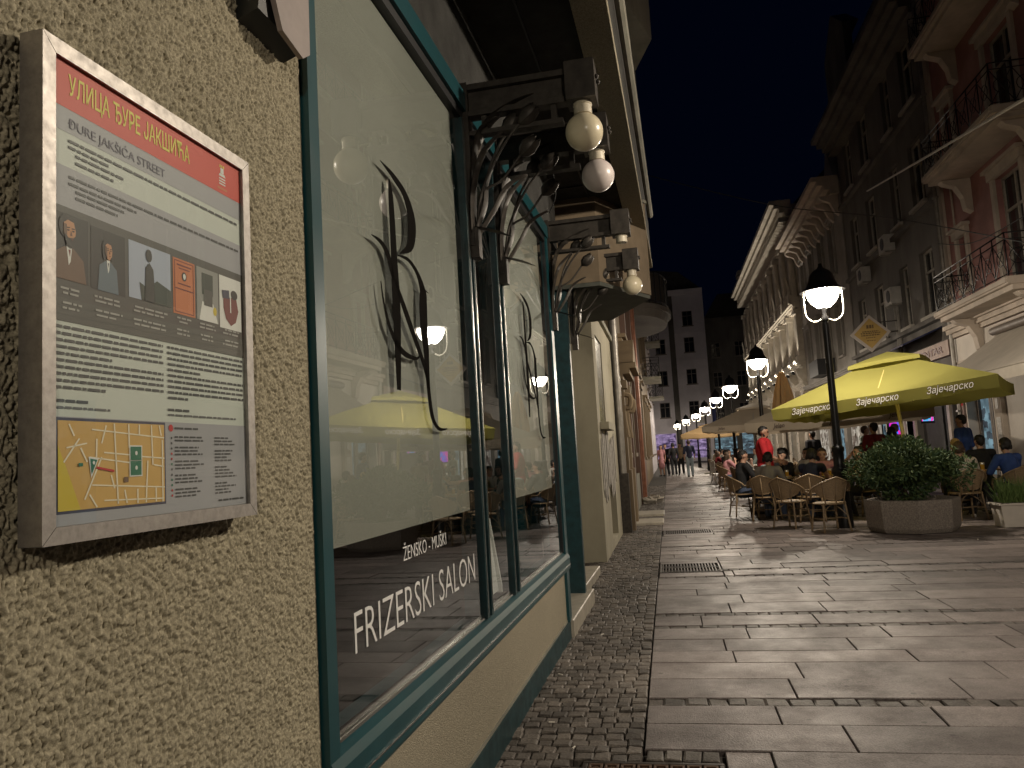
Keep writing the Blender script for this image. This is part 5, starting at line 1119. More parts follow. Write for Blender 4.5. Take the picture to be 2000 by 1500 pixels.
# ------------------------------------------------------------------ planters and plants
def leaves(mb, n, fn, size, rnd, mi=0, asp=.42):
    for _ in range(n):
        p, nrm = fn(); p = Vector(p); d = Vector(nrm)+Vector((rnd.gauss(0, .6), rnd.gauss(0, .6), rnd.gauss(0, .6)))
        if d.length < 1e-3: continue
        d.normalize(); s_ = d.orthogonal().normalized(); s_ = (s_*math.cos(rnd.uniform(0, 6.28))+d.cross(s_)*math.sin(rnd.uniform(0, 6.28)))
        L_ = size*rnd.uniform(.45, 1.6); w_ = L_*asp; up = d.cross(s_)*L_*.12
        mb.add([p, p+d*L_*.5+s_*w_*.5+up, p+d*L_, p+d*L_*.5-s_*w_*.5+up], [(0, 1, 2), (0, 2, 3)], mi)
def leaf_mat(name, c1, c2):
    M = bpy.data.materials.new(name); M.use_nodes = True
    nt = M.node_tree; N = nt.nodes; L = nt.links; b = N['Principled BSDF']; b.inputs['Roughness'].default_value = .7; b.inputs['Specular IOR Level'].default_value = .25
    ge = N.new('ShaderNodeNewGeometry'); mx = N.new('ShaderNodeMix'); mx.data_type = 'RGBA'; mx.inputs[6].default_value = (*c1, 1); mx.inputs[7].default_value = (*c2, 1)
    L.new(ge.outputs['Random Per Island'], mx.inputs[0]); L.new(mx.outputs[2], b.inputs['Base Color'])
    return M
M_leaf = leaf_mat('laurel_leaf', (.035, .07, .035), (.08, .11, .035)); M_grassy = leaf_mat('feathery_leaf', (.06, .11, .03), (.12, .17, .05)); M_stem = mat('bark', (.10, .07, .045), .8)
M_tub = mat('pebbled_concrete', (.25, .215, .185), .9, var=(55, .6), bump=(75, 1, .012)); M_soil = mat('soil', (.04, .03, .022), .95)
tub = thing('planter_tub', 'octagonal pebbled concrete planter tub holding a dense green shrub', 'planter', (3.52, 12.68, 0))
q = MB(); oct_ = [(.60, 0), (.635, .06), (.66, .40), (.655, .47), (.57, .475), (.55, .40)]
q.lathe(oct_, 8, (0, 0, .015), a0=PI/8+.25); q.build('tub', M_tub, tub)
q = MB(); q.lathe([(.55, 0), (.55, .02)], 8, (0, 0, .01), a0=PI/8+.25); q.build('foot', M_dark, tub)
q = MB(); q.lathe([(.55, .42), (.0, .44)], 8, (0, 0, 0), a0=PI/8+.25); q.build('soil', M_soil, tub)
def shrub(name, label, loc, rx, ry, z0, z1, n, size, m_, seed, lump=.14, asp=.42):
    t = thing(name, label, 'shrub', loc); rnd = random.Random(seed)
    blobs = [(rnd.gauss(0, .5), rnd.gauss(0, .5), rnd.uniform(-.55, .8), rnd.uniform(.22, .5)) for _ in range(26)]
    zc, rz_ = (z0+z1)/2, (z1-z0)/2
    def fn():
        while True:
            b = rnd.choice(blobs); v = Vector((rnd.gauss(0, 1), rnd.gauss(0, 1), rnd.gauss(0, 1))).normalized(); r = b[3]*rnd.uniform(.55, 1.05)
            p = Vector((b[0], b[1], b[2]))+v*r
            if p.length < 1.2: break
        return (p.x*rx, p.y*ry, zc+p.z*rz_), (v+Vector((0, 0, .25)))
    q = MB(); leaves(q, n, fn, size, rnd, asp=asp); tag(q.build('foliage', m_, t, recalc=False), kind='stuff')
    for k in range(5):
        q = MB(); a = 2*PI*k/5; q.tube(spline([(.05*math.cos(a), .05*math.sin(a), z0-.05), (.2*rx*math.cos(a), .2*ry*math.sin(a), zc), (.55*rx*math.cos(a), .55*ry*math.sin(a), z1-.15)], 4), [.02]*8+[.008], 6); q.build('branch', M_stem, t)
    return t
shrub('shrub', 'dense dark green shrub overflowing the octagonal concrete tub', (3.52, 12.68, 0), .76, .64, .40, 1.36, 18000, .062, M_leaf, 3)
bx_ = thing('planter_box', 'white rectangular planter box with feathery green plant', 'planter', (5.15, 12.75, 0))
q = MB(); q.prism([(-.46, -.20), (.46, -.20), (.46, .20), (-.46, .20)], lambda a, b: (a*.93, b*.9, .01), lambda a, b: (a, b, .33)); q.build('box', mat('white_planter_plastic', (.58, .53, .47), .5, var=(3, .15)), bx_)
q = MB(); q.box(-.49, .49, -.23, .23, .331, .355); q.build('rim', mat('white_planter_rim', (.6, .55, .49), .5), bx_)
q = MB(); q.box(-.44, .44, -.19, .19, .356, .36); q.build('soil', M_soil, bx_)
t = thing('feathery_plant', 'feathery light green plant growing in the white planter box', 'plant', (5.15, 12.75, 0)); q = MB(); rnd = random.Random(5)
for _ in range(900):
    x, y = rnd.uniform(-.42, .42), rnd.uniform(-.17, .17); lx, ly = rnd.gauss(0, .09), rnd.gauss(0, .09); hh = rnd.uniform(.12, .42)
    q.add([(x-.004, y, .36), (x+.004, y, .36), (x+lx*.5+.003, y+ly*.5, .36+hh*.6), (x+lx, y+ly, .36+hh), (x+lx*.5-.003, y+ly*.5, .36+hh*.6)], [(0, 1, 2, 3, 4)])
tag(q.build('foliage', M_grassy, t, recalc=False), kind='stuff')

# ------------------------------------------------------------------ rattan chairs and tables
M_rat = mat('rattan_weave', (.27, .19, .11), .6, var=(60, .35), bump=(110, .8, .004, (1, 1, 1)))
M_cane = mat('bamboo_cane', (.27, .19, .11), .45, var=(8, .5), bump=(30, .3, .003))
def make_chair():
    t = thing('rattan_chair', '', 'chair')
    q = MB(); q.lathe([(.0, .455), (.19, .458), (.225, .45), (.228, .438), (.19, .43), (.0, .43)], 20); q.v = [(x, y*1.02, z) for x, y, z in q.v]; q.build('seat', M_rat, t, smooth=True)
    q = MB(); ring = [(.228*math.cos(2*PI*i/24), .232*math.sin(2*PI*i/24), .438) for i in range(25)]; q.tube(ring, .013, 6, cap=False); q.build('seat_rim', M_cane, t, smooth='all')
    # woven shell, open to the front (+y); top rim falls towards the arms
    A = [math.radians(a) for a in range(200, 341, 10)]
    def top(a): k = 1-abs(a-math.radians(270))/math.radians(78); return .64+.21*max(0, k)**.7
    vs = []; rows = 6
    for i, a in enumerate(A):
        for j in range(rows):
            s = j/(rows-1); r = .222+.075*s; lo = .50+.09*(abs(a-math.radians(270))/math.radians(70))**2; z = lo+(top(a)-lo)*s
            vs.append((r*math.cos(a)*1.02, r*math.sin(a), z))
    fs = [(i*rows+j, (i+1)*rows+j, (i+1)*rows+j+1, i*rows+j+1) for i in range(len(A)-1) for j in range(rows-1)]
    q = MB(); q.add(vs, fs); q.add([(x*.96, y*.96, z) for x, y, z in vs], fs); q.build('backrest', M_rat, t, smooth='all')
    rim = []
    for i in range(33):
        a = math.radians(180-28+ (360-360+ (236)*i/32)); 
        a = math.radians(152+236*i/32); r = .298; z = top(a) if math.radians(192) < a < math.radians(348) else .64-.02
        rim.append((r*math.cos(a)*1.03, r*math.sin(a), z))
    fr0 = [(rim[0][0]*.98, rim[0][1]+.03, .55), (rim[0][0]*.9, rim[0][1]+.04, .44)]; fr1 = [(rim[-1][0]*.98, rim[-1][1]+.03, .55), (rim[-1][0]*.9, rim[-1][1]+.04, .44)]
    q = MB(); q.tube(list(reversed(fr0))+rim+fr1, .0155, 7); q.build('arm_rim', M_cane, t, smooth='all')
    q = MB(); q.tube([(.22*math.cos(a), .222*math.sin(a), .50+.09*(abs(a-math.radians(270))/math.radians(70))**2) for a in A], .011, 6); q.build('lower_rim', M_cane, t, smooth='all')
    for a in (232, 270, 308):
        a = math.radians(a); q = MB(); q.tube([(.225*math.cos(a), .23*math.sin(a), .42), (.245*math.cos(a), .25*math.sin(a), .55), (.298*math.cos(a)*1.02, .298*math.sin(a), top(a))], .011, 6); q.build('back_post', M_cane, t, smooth='all')
    for sx in (-1, 1):
        for sy in (-1, 1):
            q = MB(); q.tube(spline([(.165*sx, .165*sy, .435), (.18*sx, .18*sy, .28), (.205*sx, .215*sy, .0)], 4), .0155, 7); q.build('leg', M_cane, t, smooth='all')
        q = MB(); q.tube([(.185*sx, -.19, .2), (.185*sx, .19, .2)], .010, 6); q.build('stretcher', M_cane, t, smooth='all')
        q = MB(); q.tube(spline([(.185*sx, -.18, .24), (.10*sx, -.12, .36), (.0, -.10, .42)], 4), .009, 6); q.build('brace', M_cane, t, smooth='all')
    q = MB(); q.tube([(-.185, 0, .2), (.185, 0, .2)], .010, 6); q.build('stretcher', M_cane, t, smooth='all')
    q = MB(); q.tube([(-.19, .195, .3), (.19, .195, .3)], .010, 6); q.build('stretcher', M_cane, t, smooth='all')
    return t
chair0 = make_chair(); used = [False]
def put_chair(x, y, rz, label, s=1.0):
    t = chair0 if not used[0] else copy_tree(chair0); used[0] = True
    t.location = (x, y, 0); t.rotation_euler = (0, 0, rz); t.scale = (s*1.05, s*1.05, s)
    return tag(t, label, 'chair', 'rattan chairs on the terrace')
put_chair(2.42, 13.05, .25, 'empty rattan armchair beside the octagonal tub, back turned to the street')
put_chair(1.95, 13.80, -.75, 'empty rattan armchair at the terrace corner, turned sideways to its table')
put_chair(1.40, 16.45, -1.35, 'rattan armchair of the man in black T-shirt')
put_chair(1.72, 15.25, -.35, 'rattan armchair of the person in grey T-shirt')
put_chair(2.45, 14.75, -.2, 'rattan armchair of the person in navy vest by the lamp post')
put_chair(1.95, 17.3, -1.0, 'rattan armchair of the dark haired woman holding her hands up')
put_chair(4.72, 14.0, .15, 'rattan armchair of the person in pale T-shirt, behind the shrub')
put_chair(5.62, 14.35, .35, 'rattan armchair of the person in blue T-shirt')
put_chair(5.40, 16.0, 2.6, 'rattan armchair of the blonde person in beige')
put_chair(6.1, 15.6, 1.2, 'rattan armchair of the person in black by the door')
put_chair(3.55, 15.6, 1.9, 'rattan armchair facing the street across the first table')
put_chair(3.0, 16.6, 3.0, 'rattan armchair with its back to the beige umbrella')
def make_table():
    t = thing('bistro_table', '', 'table')
    q = MB(); q.lathe([(.0, .715), (.34, .715), (.355, .725), (.355, .738), (.345, .745), (.0, .745)], 28); q.build('table_top', mat('table_laminate', (.32, .22, .11), .4, var=(7, .3)), t, smooth=True)
    q = MB(); q.lathe([(.03, .03), (.03, .71)], 10); q.build('column', M_metal, t, smooth=True)
    for i in range(4): a = PI/4+PI/2*i; q = MB(); q.tube([(0, 0, .09), (.2*math.cos(a), .2*math.sin(a), .05), (.3*math.cos(a), .3*math.sin(a), .012)], .016, 6); q.build('foot', M_metal, t)
    return t
tab0 = make_table()
TB = [(2.95, 15.5, 'round table with food and glasses beside the lamp post'), (2.05, 16.2, 'round table between the black and grey T-shirts'), (5.2, 15.0, 'round table of the group behind the shrub'), (4.1, 17.6, 'round table under the yellow umbrella')]
for i, (x, y, lb) in enumerate(TB):
    t = tab0 if i == 0 else copy_tree(tab0); t.location = (x, y, 0); tag(t, lb, 'table', 'bistro tables on the terrace')
M_gl = mat('drink_glass', (.5, .45, .35), .08, coat=.5); M_plate = mat('white_plate', (.65, .62, .56), .3); M_food = mat('fried_food', (.35, .20, .06), .7, var=(30, .5)); M_beer = mat('beer', (.5, .28, .04), .1)
rnd = random.Random(4)
kk = 0
for ti, (x, y, _) in enumerate(TB):
    for k in range(3):
        a = rnd.uniform(0, 6.28); r = rnd.uniform(.12, .26)
        t = thing('beer_glass', ['tall beer glass on the table beside the lamp post', 'tall beer glass on the table of the black T-shirt man', 'tall beer glass on the table behind the shrub', 'tall beer glass on the table under the yellow umbrella'][ti], 'glass', (x+r*math.cos(a), y+r*math.sin(a), .746), 0, 'beer glasses on the tables')
        q = MB(); q.lathe([(.026, 0), (.03, .02), (.036, .14), (.034, .145), (.0, .13)], 10); q.build('glass_body', M_gl, t, smooth=True)
        q = MB(); q.lathe([(.0305, .022), (.0362, .11)], 10); q.build('beer', M_beer, t, smooth=True)
t = thing('food_plate', 'white plate heaped with fried food on the table beside the lamp post', 'plate', (TB[0][0]-.05, TB[0][1]-.1, .746))
q = MB(); q.lathe([(.0, .004), (.09, .004), (.13, .02), (.135, .024), (.09, .010), (0, .009)], 20); q.build('plate', M_plate, t, smooth=True)
for k in range(9): a = k*2.4; q = MB(); q.ball((.055*math.cos(a)*(k/9+.3), .055*math.sin(a)*(k/9+.3), .025+.004*(k % 3)), (.028, .02, .018), 8, 6); q.build('morsel', M_food, t, smooth='all')
# white metal chair farther on
t = thing('metal_chair', 'pale metal armchair at the terrace edge near the walkers', 'chair', (1.75, 29.6, 0), -1.3); M_pm = mat('pale_metal', (.5, .47, .42), .4, .3)
for sx in (-1, 1):
    for sy in (-1, 1): q = MB(); q.tube([(.24*sx, .22*sy, 0), (.24*sx, .22*sy, .44 if sy > 0 else .9)], .016, 6); q.build('leg', M_pm, t)
    q = MB(); q.tube([(.24*sx, -.22, .66), (.24*sx, .2, .66), (.24*sx, .22, .44)], .016, 6); q.build('arm', M_pm, t)
q = MB(); q.chbox(-.24, .24, -.22, .22, .42, .45, .008); q.build('seat', M_pm, t)
for k in range(5): q = MB(); q.tube([(-.18+.09*k, -.22, .48), (-.18+.09*k, -.22, .88)], .010, 5); q.build('back_slat', M_pm, t)
q = MB(); q.tube([(-.24, -.22, .9), (.24, -.22, .9)], .016, 6); q.build('top_rail', M_pm, t)
# rolled litter bags by the red pipe, cigarette ends on the cobbles
for i, (x, y, lb) in enumerate(((-.62, 21.2, 'crumpled pale paper bag lying at the foot of the red downpipe'), (-.45, 22.0, 'crumpled cardboard scrap lying on the cobbles by the brown house'))):
    q = MB(); q.ball((0, 0, .09), (.2, .16, .09), 10, 7); rr = random.Random(i); q.v = [(a+rr.uniform(-.05, .05), b+rr.uniform(-.05, .05), max(.0, c+rr.uniform(-.03, .05))) for a, b, c in q.v]
    o = q.build('paper_litter', mat('litter_paper', (.42, .38, .32), .8, var=(9, .3)), smooth=False); o.location = (x, y, 0); tag(o, lb, 'litter')
mb_ = mat('cigarette_paper', (.7, .66, .58), .8)
for i, (x, y) in enumerate(((-.72, 4.2), (-.56, 3.85), (-.80, 5.1), (-.62, 6.2), (-.5, 9.6), (-.85, 7.9), (3.9, 11.3), (.9, 6.3))):
    q = MB(); q.tube([(-.016, 0, .012), (.016, .0, .012)], .004, 6); o = q.build('cigarette_end', mb_); o.location = (x, y, 0); o.rotation_euler = (0, 0, i*1.3); tag(o, 'white cigarette end dropped on the paving', 'cigarette end', 'cigarette ends on the paving')
# doormats at the ochre house
for i, (y0, y1) in enumerate(((17.2, 18.3), (15.2, 16.2))):
    q = MB(); q.chbox(-.3, .3, -(y1-y0)/2, (y1-y0)/2, 0, .05, .01); o = q.build('stone_step', M_step); o.location = (-.5, (y0+y1)/2, 0); tag(o, ['pale stone doorstep before the ochre house window', 'pale stone doorstep at the carved portal'][i], 'step')
# ------------------------------------------------------------------ people
def remesh(caps, name, m_, vox=.017, it=5):
    """tapered limbs and rounded joints fused into one continuous skin"""
    q = MB()
    for p, r0, s, r1 in caps:
        p, s = Vector(p), Vector(s); L_ = (s-p).length
        if L_ < 1e-4: q.ball(p, r0, 12, 8); continue
        q.tube([p, p.lerp(s, .5), s], [r0, (r0+r1)/2, r1], 12); q.ball(p, r0*.99, 12, 8); q.ball(s, r1*.99, 12, 8)
    me = q.mesh(name, m_)
    o = bpy.data.objects.new('tmp', me); COL.objects.link(o)
    md = o.modifiers.new('r', 'REMESH'); md.mode = 'VOXEL'; md.voxel_size = vox; md.use_smooth_shade = True
    sm = o.modifiers.new('s', 'SMOOTH'); sm.iterations = it; sm.factor = .5
    bpy.context.view_layer.update()
    out = bpy.data.meshes.new_from_object(o.evaluated_get(bpy.context.evaluated_depsgraph_get()))
    bpy.data.objects.remove(o); bpy.data.meshes.remove(me)
    out.name = name; out.materials.clear(); out.materials.append(m_)
    return out
def V(*a): return Vector(a)
SKIN = [mat('skin_light', (.46, .27, .19), .5, var=(6, .12)), mat('skin_warm', (.38, .21, .14), .5, var=(6, .12))]
HAIRM = {k: mat('hair_'+k, c, .6, bump=(90, .7, .004, (1, 1, .25))) for k, c in dict(black=(.012, .010, .009), brown=(.06, .035, .02), blond=(.42, .28, .10), grey=(.25, .23, .21)).items()}
CL = {k: mat('cloth_'+k, c, .85, var=(4, .2), bump=(14, .35, .012)) for k, c in dict(black=(.012, .012, .014), red=(.42, .012, .02), grey=(.24, .22, .20), navy=(.018, .022, .05), pale=(.52, .46, .38), beige=(.42, .33, .18), blue=(.03, .07, .24), wine=(.16, .012, .018), mint=(.30, .38, .36), pink=(.52, .25, .27), white=(.6, .57, .52), jeans=(.26, .31, .34), dark=(.02, .02, .024), denim=(.05, .07, .12), tan=(.30, .22, .14)).items()}
M_eye = mat('eye_dark', (.02, .015, .012), .2); M_shoe = mat('shoe_dark', (.02, .018, .016), .5); M_shoew = mat('shoe_white', (.55, .53, .5), .5); M_lip = mat('lips', (.30, .11, .09), .5)
def finger_hand(q, wrist, d, side, palm_n, grip=.5):
    """palm and five bent fingers"""
    d = d.normalized(); n = (palm_n-d*palm_n.dot(d)).normalized(); s = d.cross(n)*side
    pc = wrist+d*.045
    q.tube([wrist-d*.01, wrist+d*.02, wrist+d*.06, wrist+d*.092], [.022, .034, .040, .036], 10, flat=.45, up=s)
    for k, (off, ln) in enumerate(((-.028, .062), (-.010, .074), (.009, .070), (.027, .055))):
        b0 = wrist+d*.085+s*off; b1 = b0+(d*(1-grip*.4)+n*grip*.5).normalized()*ln*.45; b2 = b1+(d*(1-grip)+n*grip).normalized()*ln*.35; b3 = b2+(d*(1-grip*1.4)+n*grip*1.2).normalized()*ln*.28
        q.tube([b0, b1, b2, b3], [.0095, .009, .008, .0065], 7)
    t0 = wrist+d*.03-s*.030; t1 = t0+(d*.6-s*.65+n*.25).normalized()*.035; t2 = t1+(d*.85-s*.15+n*.4).normalized()*.03
    q.tube([t0, t1, t2], [.012, .0105, .008], 7)
def person(label, loc, rz, seated=False, h=1.75, shirt='black', pants='denim', hair='black', hairlen='short', skin=0, lean=.0, side=0.0, yaw=0.0, nod=0.0, armL='table', armR='table', sleeve=.45, beard=False, woman=False, skirt=False, shoes=0, group=None, bag=False, bulk=1.08):
    k = h/1.75; t = thing('person', label, 'person', loc, rz, group); t.scale = (k, k, k)
    pz = .53 if seated else .93
    up = V(math.sin(side), math.sin(lean), math.cos(lean)*math.cos(side)).normalized()
    pel = V(0, 0, pz); waist = pel+up*.18; chest = pel+up*.36; neck = pel+up*.55; fw = V(0, 1, 0); 
    sw = .165 if woman else .19
    head = pel+up*.56+V(0, .015, .145)
    hd = V(math.sin(-yaw)*math.cos(nod), math.cos(yaw)*math.cos(nod), -math.sin(nod)); hr = V(math.cos(yaw), math.sin(yaw), 0); hu = hr.cross(hd)
    sh = {s: pel+up*.50+V(sw*s, 0, 0) for s in (-1, 1)}
    hip = {s: pel+V(.095*s, 0, -.03) for s in (-1, 1)}
    if seated: knee = {s: V((.13 if not woman else .09)*s, .44, .50) for s in (-1, 1)}; ank = {s: V((.14 if not woman else .09)*s, .40+.06*s, .085) for s in (-1, 1)}
    else: knee = {s: V(.10*s, .03+.05*s*(armL == 'walk'), .50) for s in (-1, 1)}; ank = {s: V(.105*s, -.02+.12*s*(armL == 'walk'), .085) for s in (-1, 1)}
    toe = {s: ank[s]+V(.02*s, .15, -.045) for s in (-1, 1)}
    elb, wri, pn = {}, {}, {}
    for s, mode in ((-1, armL), (1, armR)):
        S_ = sh[s]
        if mode == 'table': elb[s] = S_+V(.07*s, .13, -.24); wri[s] = elb[s]+V(-.10*s, .23, .02); pn[s] = V(0, 0, -1)
        elif mode == 'face': elb[s] = S_+V(.04*s, .20, -.20); wri[s] = S_+V(-.13*s, .27, .03); pn[s] = V(-s, 0, .2)
        elif mode == 'lap': elb[s] = S_+V(.07*s, .02, -.28); wri[s] = elb[s]+V(-.07*s, .22, -.06); pn[s] = V(0, 0, -1)
        elif mode == 'reach': elb[s] = S_+V(.20*s, .17, .02); wri[s] = elb[s]+V(.13*s, .16, .16); pn[s] = V(0, .5, -1)
        elif mode == 'serve': elb[s] = S_+V(.05*s, .06, -.28); wri[s] = elb[s]+V(-.02*s, .22, -.10); pn[s] = V(-s, 0, 0)
        elif mode == 'phone': elb[s] = S_+V(.04*s, .10, -.25); wri[s] = elb[s]+V(-.09*s, .20, .12); pn[s] = V(-s*.5, -.5, .5)
        elif mode == 'back': elb[s] = S_+V(.12*s, -.10, -.25); wri[s] = elb[s]+V(-.14*s, -.02, -.18); pn[s] = V(0, -1, 0)
        else: elb[s] = S_+V(.055*s, -.02+.05*s*(mode == 'walk'), -.28); wri[s] = elb[s]+V(.0, .06, -.235); pn[s] = V(-s, 0, 0)
    body = [(pel, .115, waist, .095), (waist, .095, chest, .12), (chest, .12, pel+up*.46, .105), (sh[-1], .055, sh[1], .055), (neck-up*.04, .058, head-V(0, .0, .07), .05),
            (head+hd*-.012+hu*.025, .088, head+hd*.012+hu*.02, .084), (head+hd*.03-hu*.045, .062, head+hd*.052-hu*.068, .044), (head+hd*.084-hu*.002, .012, head+hd*.103-hu*.026, .014),
            (head+hd*.06+hu*.03-hr*.03, .030, head+hd*.06+hu*.03+hr*.03, .030)]
    for s in (-1, 1):
        body += [(sh[s], .054, elb[s], .040), (elb[s], .040, wri[s], .026), (hip[s], .085, knee[s], .055), (knee[s], .055, ank[s], .036), (ank[s]+V(0, -.03, -.03), .036, toe[s], .026), (head+hr*.087*s-hd*.008, .014, head+hr*.091*s-hd*.006-hu*.03, .011)]
    me = remesh(body, 'body', SKIN[skin], .0145, 4)
    q = MB()
    for s in (-1, 1): finger_hand(q, wri[s], wri[s]-elb[s], s, pn[s], .55)
    hm = q.mesh('hand', SKIN[skin], smooth='all')
    bm = bmesh.new(); bm.from_mesh(me); bm.from_mesh(hm); bm.to_mesh(me); bm.free(); bpy.data.meshes.remove(hm); me.polygons.foreach_set('use_smooth', [True]*len(me.polygons))
    obj('body', me, t)
    # shirt
    ch = [(pel+up*.02, .135, waist, .118), (waist, .118, chest, .142), (chest, .142, pel+up*.455, .125), (sh[-1], .068, sh[1], .068)]
    if woman: ch.append((chest+V(-.06, .07, .0), .06, chest+V(.06, .07, .0), .06))
    for s in (-1, 1):
        if sleeve > 0: e = sh[s].lerp(elb[s], min(1, sleeve/.5)); ch.append((sh[s], .070, e, .060 if sleeve < .9 else .050))
        if sleeve > .6: ch.append((elb[s], .052, elb[s].lerp(wri[s], min(1, (sleeve-.5)/.5)), .040))
    ch = [(a_, r0*(bulk if r0 > .1 else 1+(bulk-1)*.6), b_, r1*(bulk if r1 > .1 else 1+(bulk-1)*.6)) for a_, r0, b_, r1 in ch]
    obj('shirt', remesh(ch, 'shirt', CL[shirt], .0165, 4), t)
    tr = [(pel+V(0, 0, -.02), .128, pel+up*.08, .122), (hip[-1], .10, hip[1], .10)]
    if skirt: tr += [(pel, .14, pel+V(0, .02, -.35), .17)] if not seated else [(hip[s_], .11, knee[s_], .08) for s_ in (-1, 1)]
    else:
        for s in (-1, 1): tr += [(hip[s], .105, knee[s], .074), (knee[s], .074, ank[s]+V(0, 0, .02), .058)]
    tr = [(a_, r0*(1+(bulk-1)*.7), b_, r1*(1+(bulk-1)*.7)) for a_, r0, b_, r1 in tr]
    obj('trousers' if not skirt else 'skirt', remesh(tr, 'trousers', CL[pants], .0165, 4), t)
    # hair: a cap over the skull, cut back from the face
    hc = [(head-hd*.026+hu*.040, .088, head-hd*.002+hu*.052, .078), (head-hd*.045-hu*.0, .068, head-hd*.05-hu*.03, .05), (head+hd*.03+hu*.075, .038, head+hd*.052+hu*.066, .026)]
    if hairlen == 'long': hc += [(head-hd*.05-hu*.03, .08, head-hd*.085-hu*.24, .06), (head+hr*.07-hd*.01, .04, head+hr*.075-hd*.03-hu*.17, .03), (head-hr*.07-hd*.01, .04, head-hr*.075-hd*.03-hu*.17, .03)]
    elif hairlen == 'bun': hc += [(head-hd*.10+hu*.05, .05, head-hd*.115+hu*.045, .045)]
    elif hairlen == 'full': hc += [(head-hd*.01+hu*.065, .085, head+hd*.04+hu*.075, .06), (head+hr*.075-hd*.02, .03, head+hr*.08-hd*.03-hu*.05, .025), (head-hr*.075-hd*.02, .03, head-hr*.08-hd*.03-hu*.05, .025)]
    hm_ = remesh(hc, 'hair', HAIRM[hair], .0105, 2); hrn = random.Random(int(loc[0]*100))
    for v in hm_.vertices: v.co += v.normal*hrn.gauss(0, .0035)
    obj('hair', hm_, t)
    if beard: obj('beard', remesh([(head+hd*.045-hu*.088, .038, head+hd*.055-hu*.07, .040), (head+hr*.045+hd*.02-hu*.065, .024, head+hr*.066+hd*.01-hu*.035, .012), (head-hr*.045+hd*.02-hu*.065, .024, head-hr*.066+hd*.01-hu*.035, .012)], 'beard', HAIRM[hair], .011, 2), t)
    for s in (-1, 1):
        q = MB(); q.ball(head+hd*.083+hu*.006+hr*.032*s, .0115, 8, 6); q.build('eye', M_eye, t, smooth='all')
        q = MB(); q.tube([head+hd*.088+hu*.028+hr*.018*s, head+hd*.086+hu*.032+hr*.034*s, head+hd*.076+hu*.026+hr*.05*s], .0055, 6); q.build('eyebrow', HAIRM[hair], t)
        obj('shoe', remesh([(ank[s]+V(0, -.035, -.035), .046, toe[s]+V(0, 0, .005), .036), (ank[s]+V(0, 0, -.01), .046, ank[s]+V(0, .06, -.035), .04)], 'shoe', M_shoew if shoes else M_shoe, .014, 2), t)
    q = MB(); q.tube([head+hd*.083-hu*.052-hr*.02, head+hd*.092-hu*.052, head+hd*.083-hu*.052+hr*.02], .005, 6); q.build('mouth', M_lip, t)
    if bag:
        q = MB(); q.tube(spline([sh[-1]+V(0, .05, .05), chest+V(.02, .15, 0), pel+V(.17, .06, .05), chest+V(.02, -.15, 0), sh[-1]+V(0, -.05, .05)], 5), .010, 6); q.build('bag_strap', M_shoe, t)
    return t
HP = PI/2
# terrace group by the lamp post
person('bearded man in red T-shirt standing among the tables with light jeans', (1.90, 16.4, 0), -HP-.25, h=1.78, bulk=1.28, shirt='red', pants='jeans', hair='black', beard=True, skin=1, armL='serve', armR='serve', sleeve=.4, nod=.15, yaw=0)
person('seated man in black T-shirt with short dark hair, turned to his table', (1.40, 16.45, -.03), -1.25, True, shirt='black', pants='denim', hair='black', armL='table', armR='table', lean=.12, nod=.25, sleeve=.45)
person('seated dark haired woman in pale top holding her hands before her mouth', (1.92, 17.3, -.03), -1.0, True, h=1.62, shirt='pale', hair='black', hairlen='long', woman=True, armL='face', armR='face', lean=.15, yaw=-.3, sleeve=.3)
person('seated person in grey T-shirt bending over the table, back to the street', (1.75, 15.25, -.03), -.45, True, h=1.7, shirt='grey', hair='black', hairlen='full', lean=.35, nod=.35, sleeve=.5)
person('seated person in navy vest leaning forward beside the lamp post', (2.42, 14.85, -.03), -.65, True, h=1.75, shirt='navy', hair='black', hairlen='full', lean=.42, nod=.3, sleeve=.12)
person('seated bare armed person reaching one arm across the table', (2.95, 16.15, -.03), 3.0, True, h=1.7, shirt='pink', hair='brown', armL='reach', armR='table', lean=.15, nod=.2, sleeve=.0)
person('seated dark haired person in black facing the street behind the table', (2.35, 17.1, -.03), 2.6, True, h=1.68, shirt='black', hair='black', hairlen='full', woman=True, lean=.1, sleeve=.5)
person('seated person in brown jacket behind the lamp post', (3.55, 15.6, -.03), 1.9, True, h=1.7, shirt='tan', pants='dark', hair='black', lean=.1, sleeve=1.0)
person('seated person in white shirt under the yellow umbrella, dark hair', (3.0, 17.9, -.03), 2.2, True, h=1.7, shirt='white', hair='black', lean=.1, sleeve=.5)
# group behind the shrub
person('seated person in pale T-shirt with brown hair, back to the street', (4.72, 14.05, -.03), -.25, True, h=1.68, shirt='pale', pants='dark', hair='brown', hairlen='full', lean=.18, nod=.1, sleeve=.5, shoes=1)
person('seated person in blue T-shirt with black hair, back to the street', (5.62, 14.4, -.03), .35, True, h=1.70, shirt='blue', pants='dark', hair='black', hairlen='full', lean=.15, nod=.1, sleeve=.5)
person('seated blonde person in beige top with dark bag strap', (5.32, 15.95, -.03), .1, True, h=1.72, shirt='beige', pants='dark', hair='blond', hairlen='full', lean=.05, sleeve=.5, woman=True, bag=True)
person('seated broad person in black top with black hair, back to the street', (5.72, 15.9, -.03), .1, True, h=1.80, shirt='black', pants='dark', hair='black', lean=.05, sleeve=.5)
person('standing man in blue shirt and pale vest beside the door', (5.85, 17.1, 0), .75, h=1.78, shirt='blue', pants='dark', hair='black', skin=1, armL='down', armR='down', sleeve=.5, nod=.2)
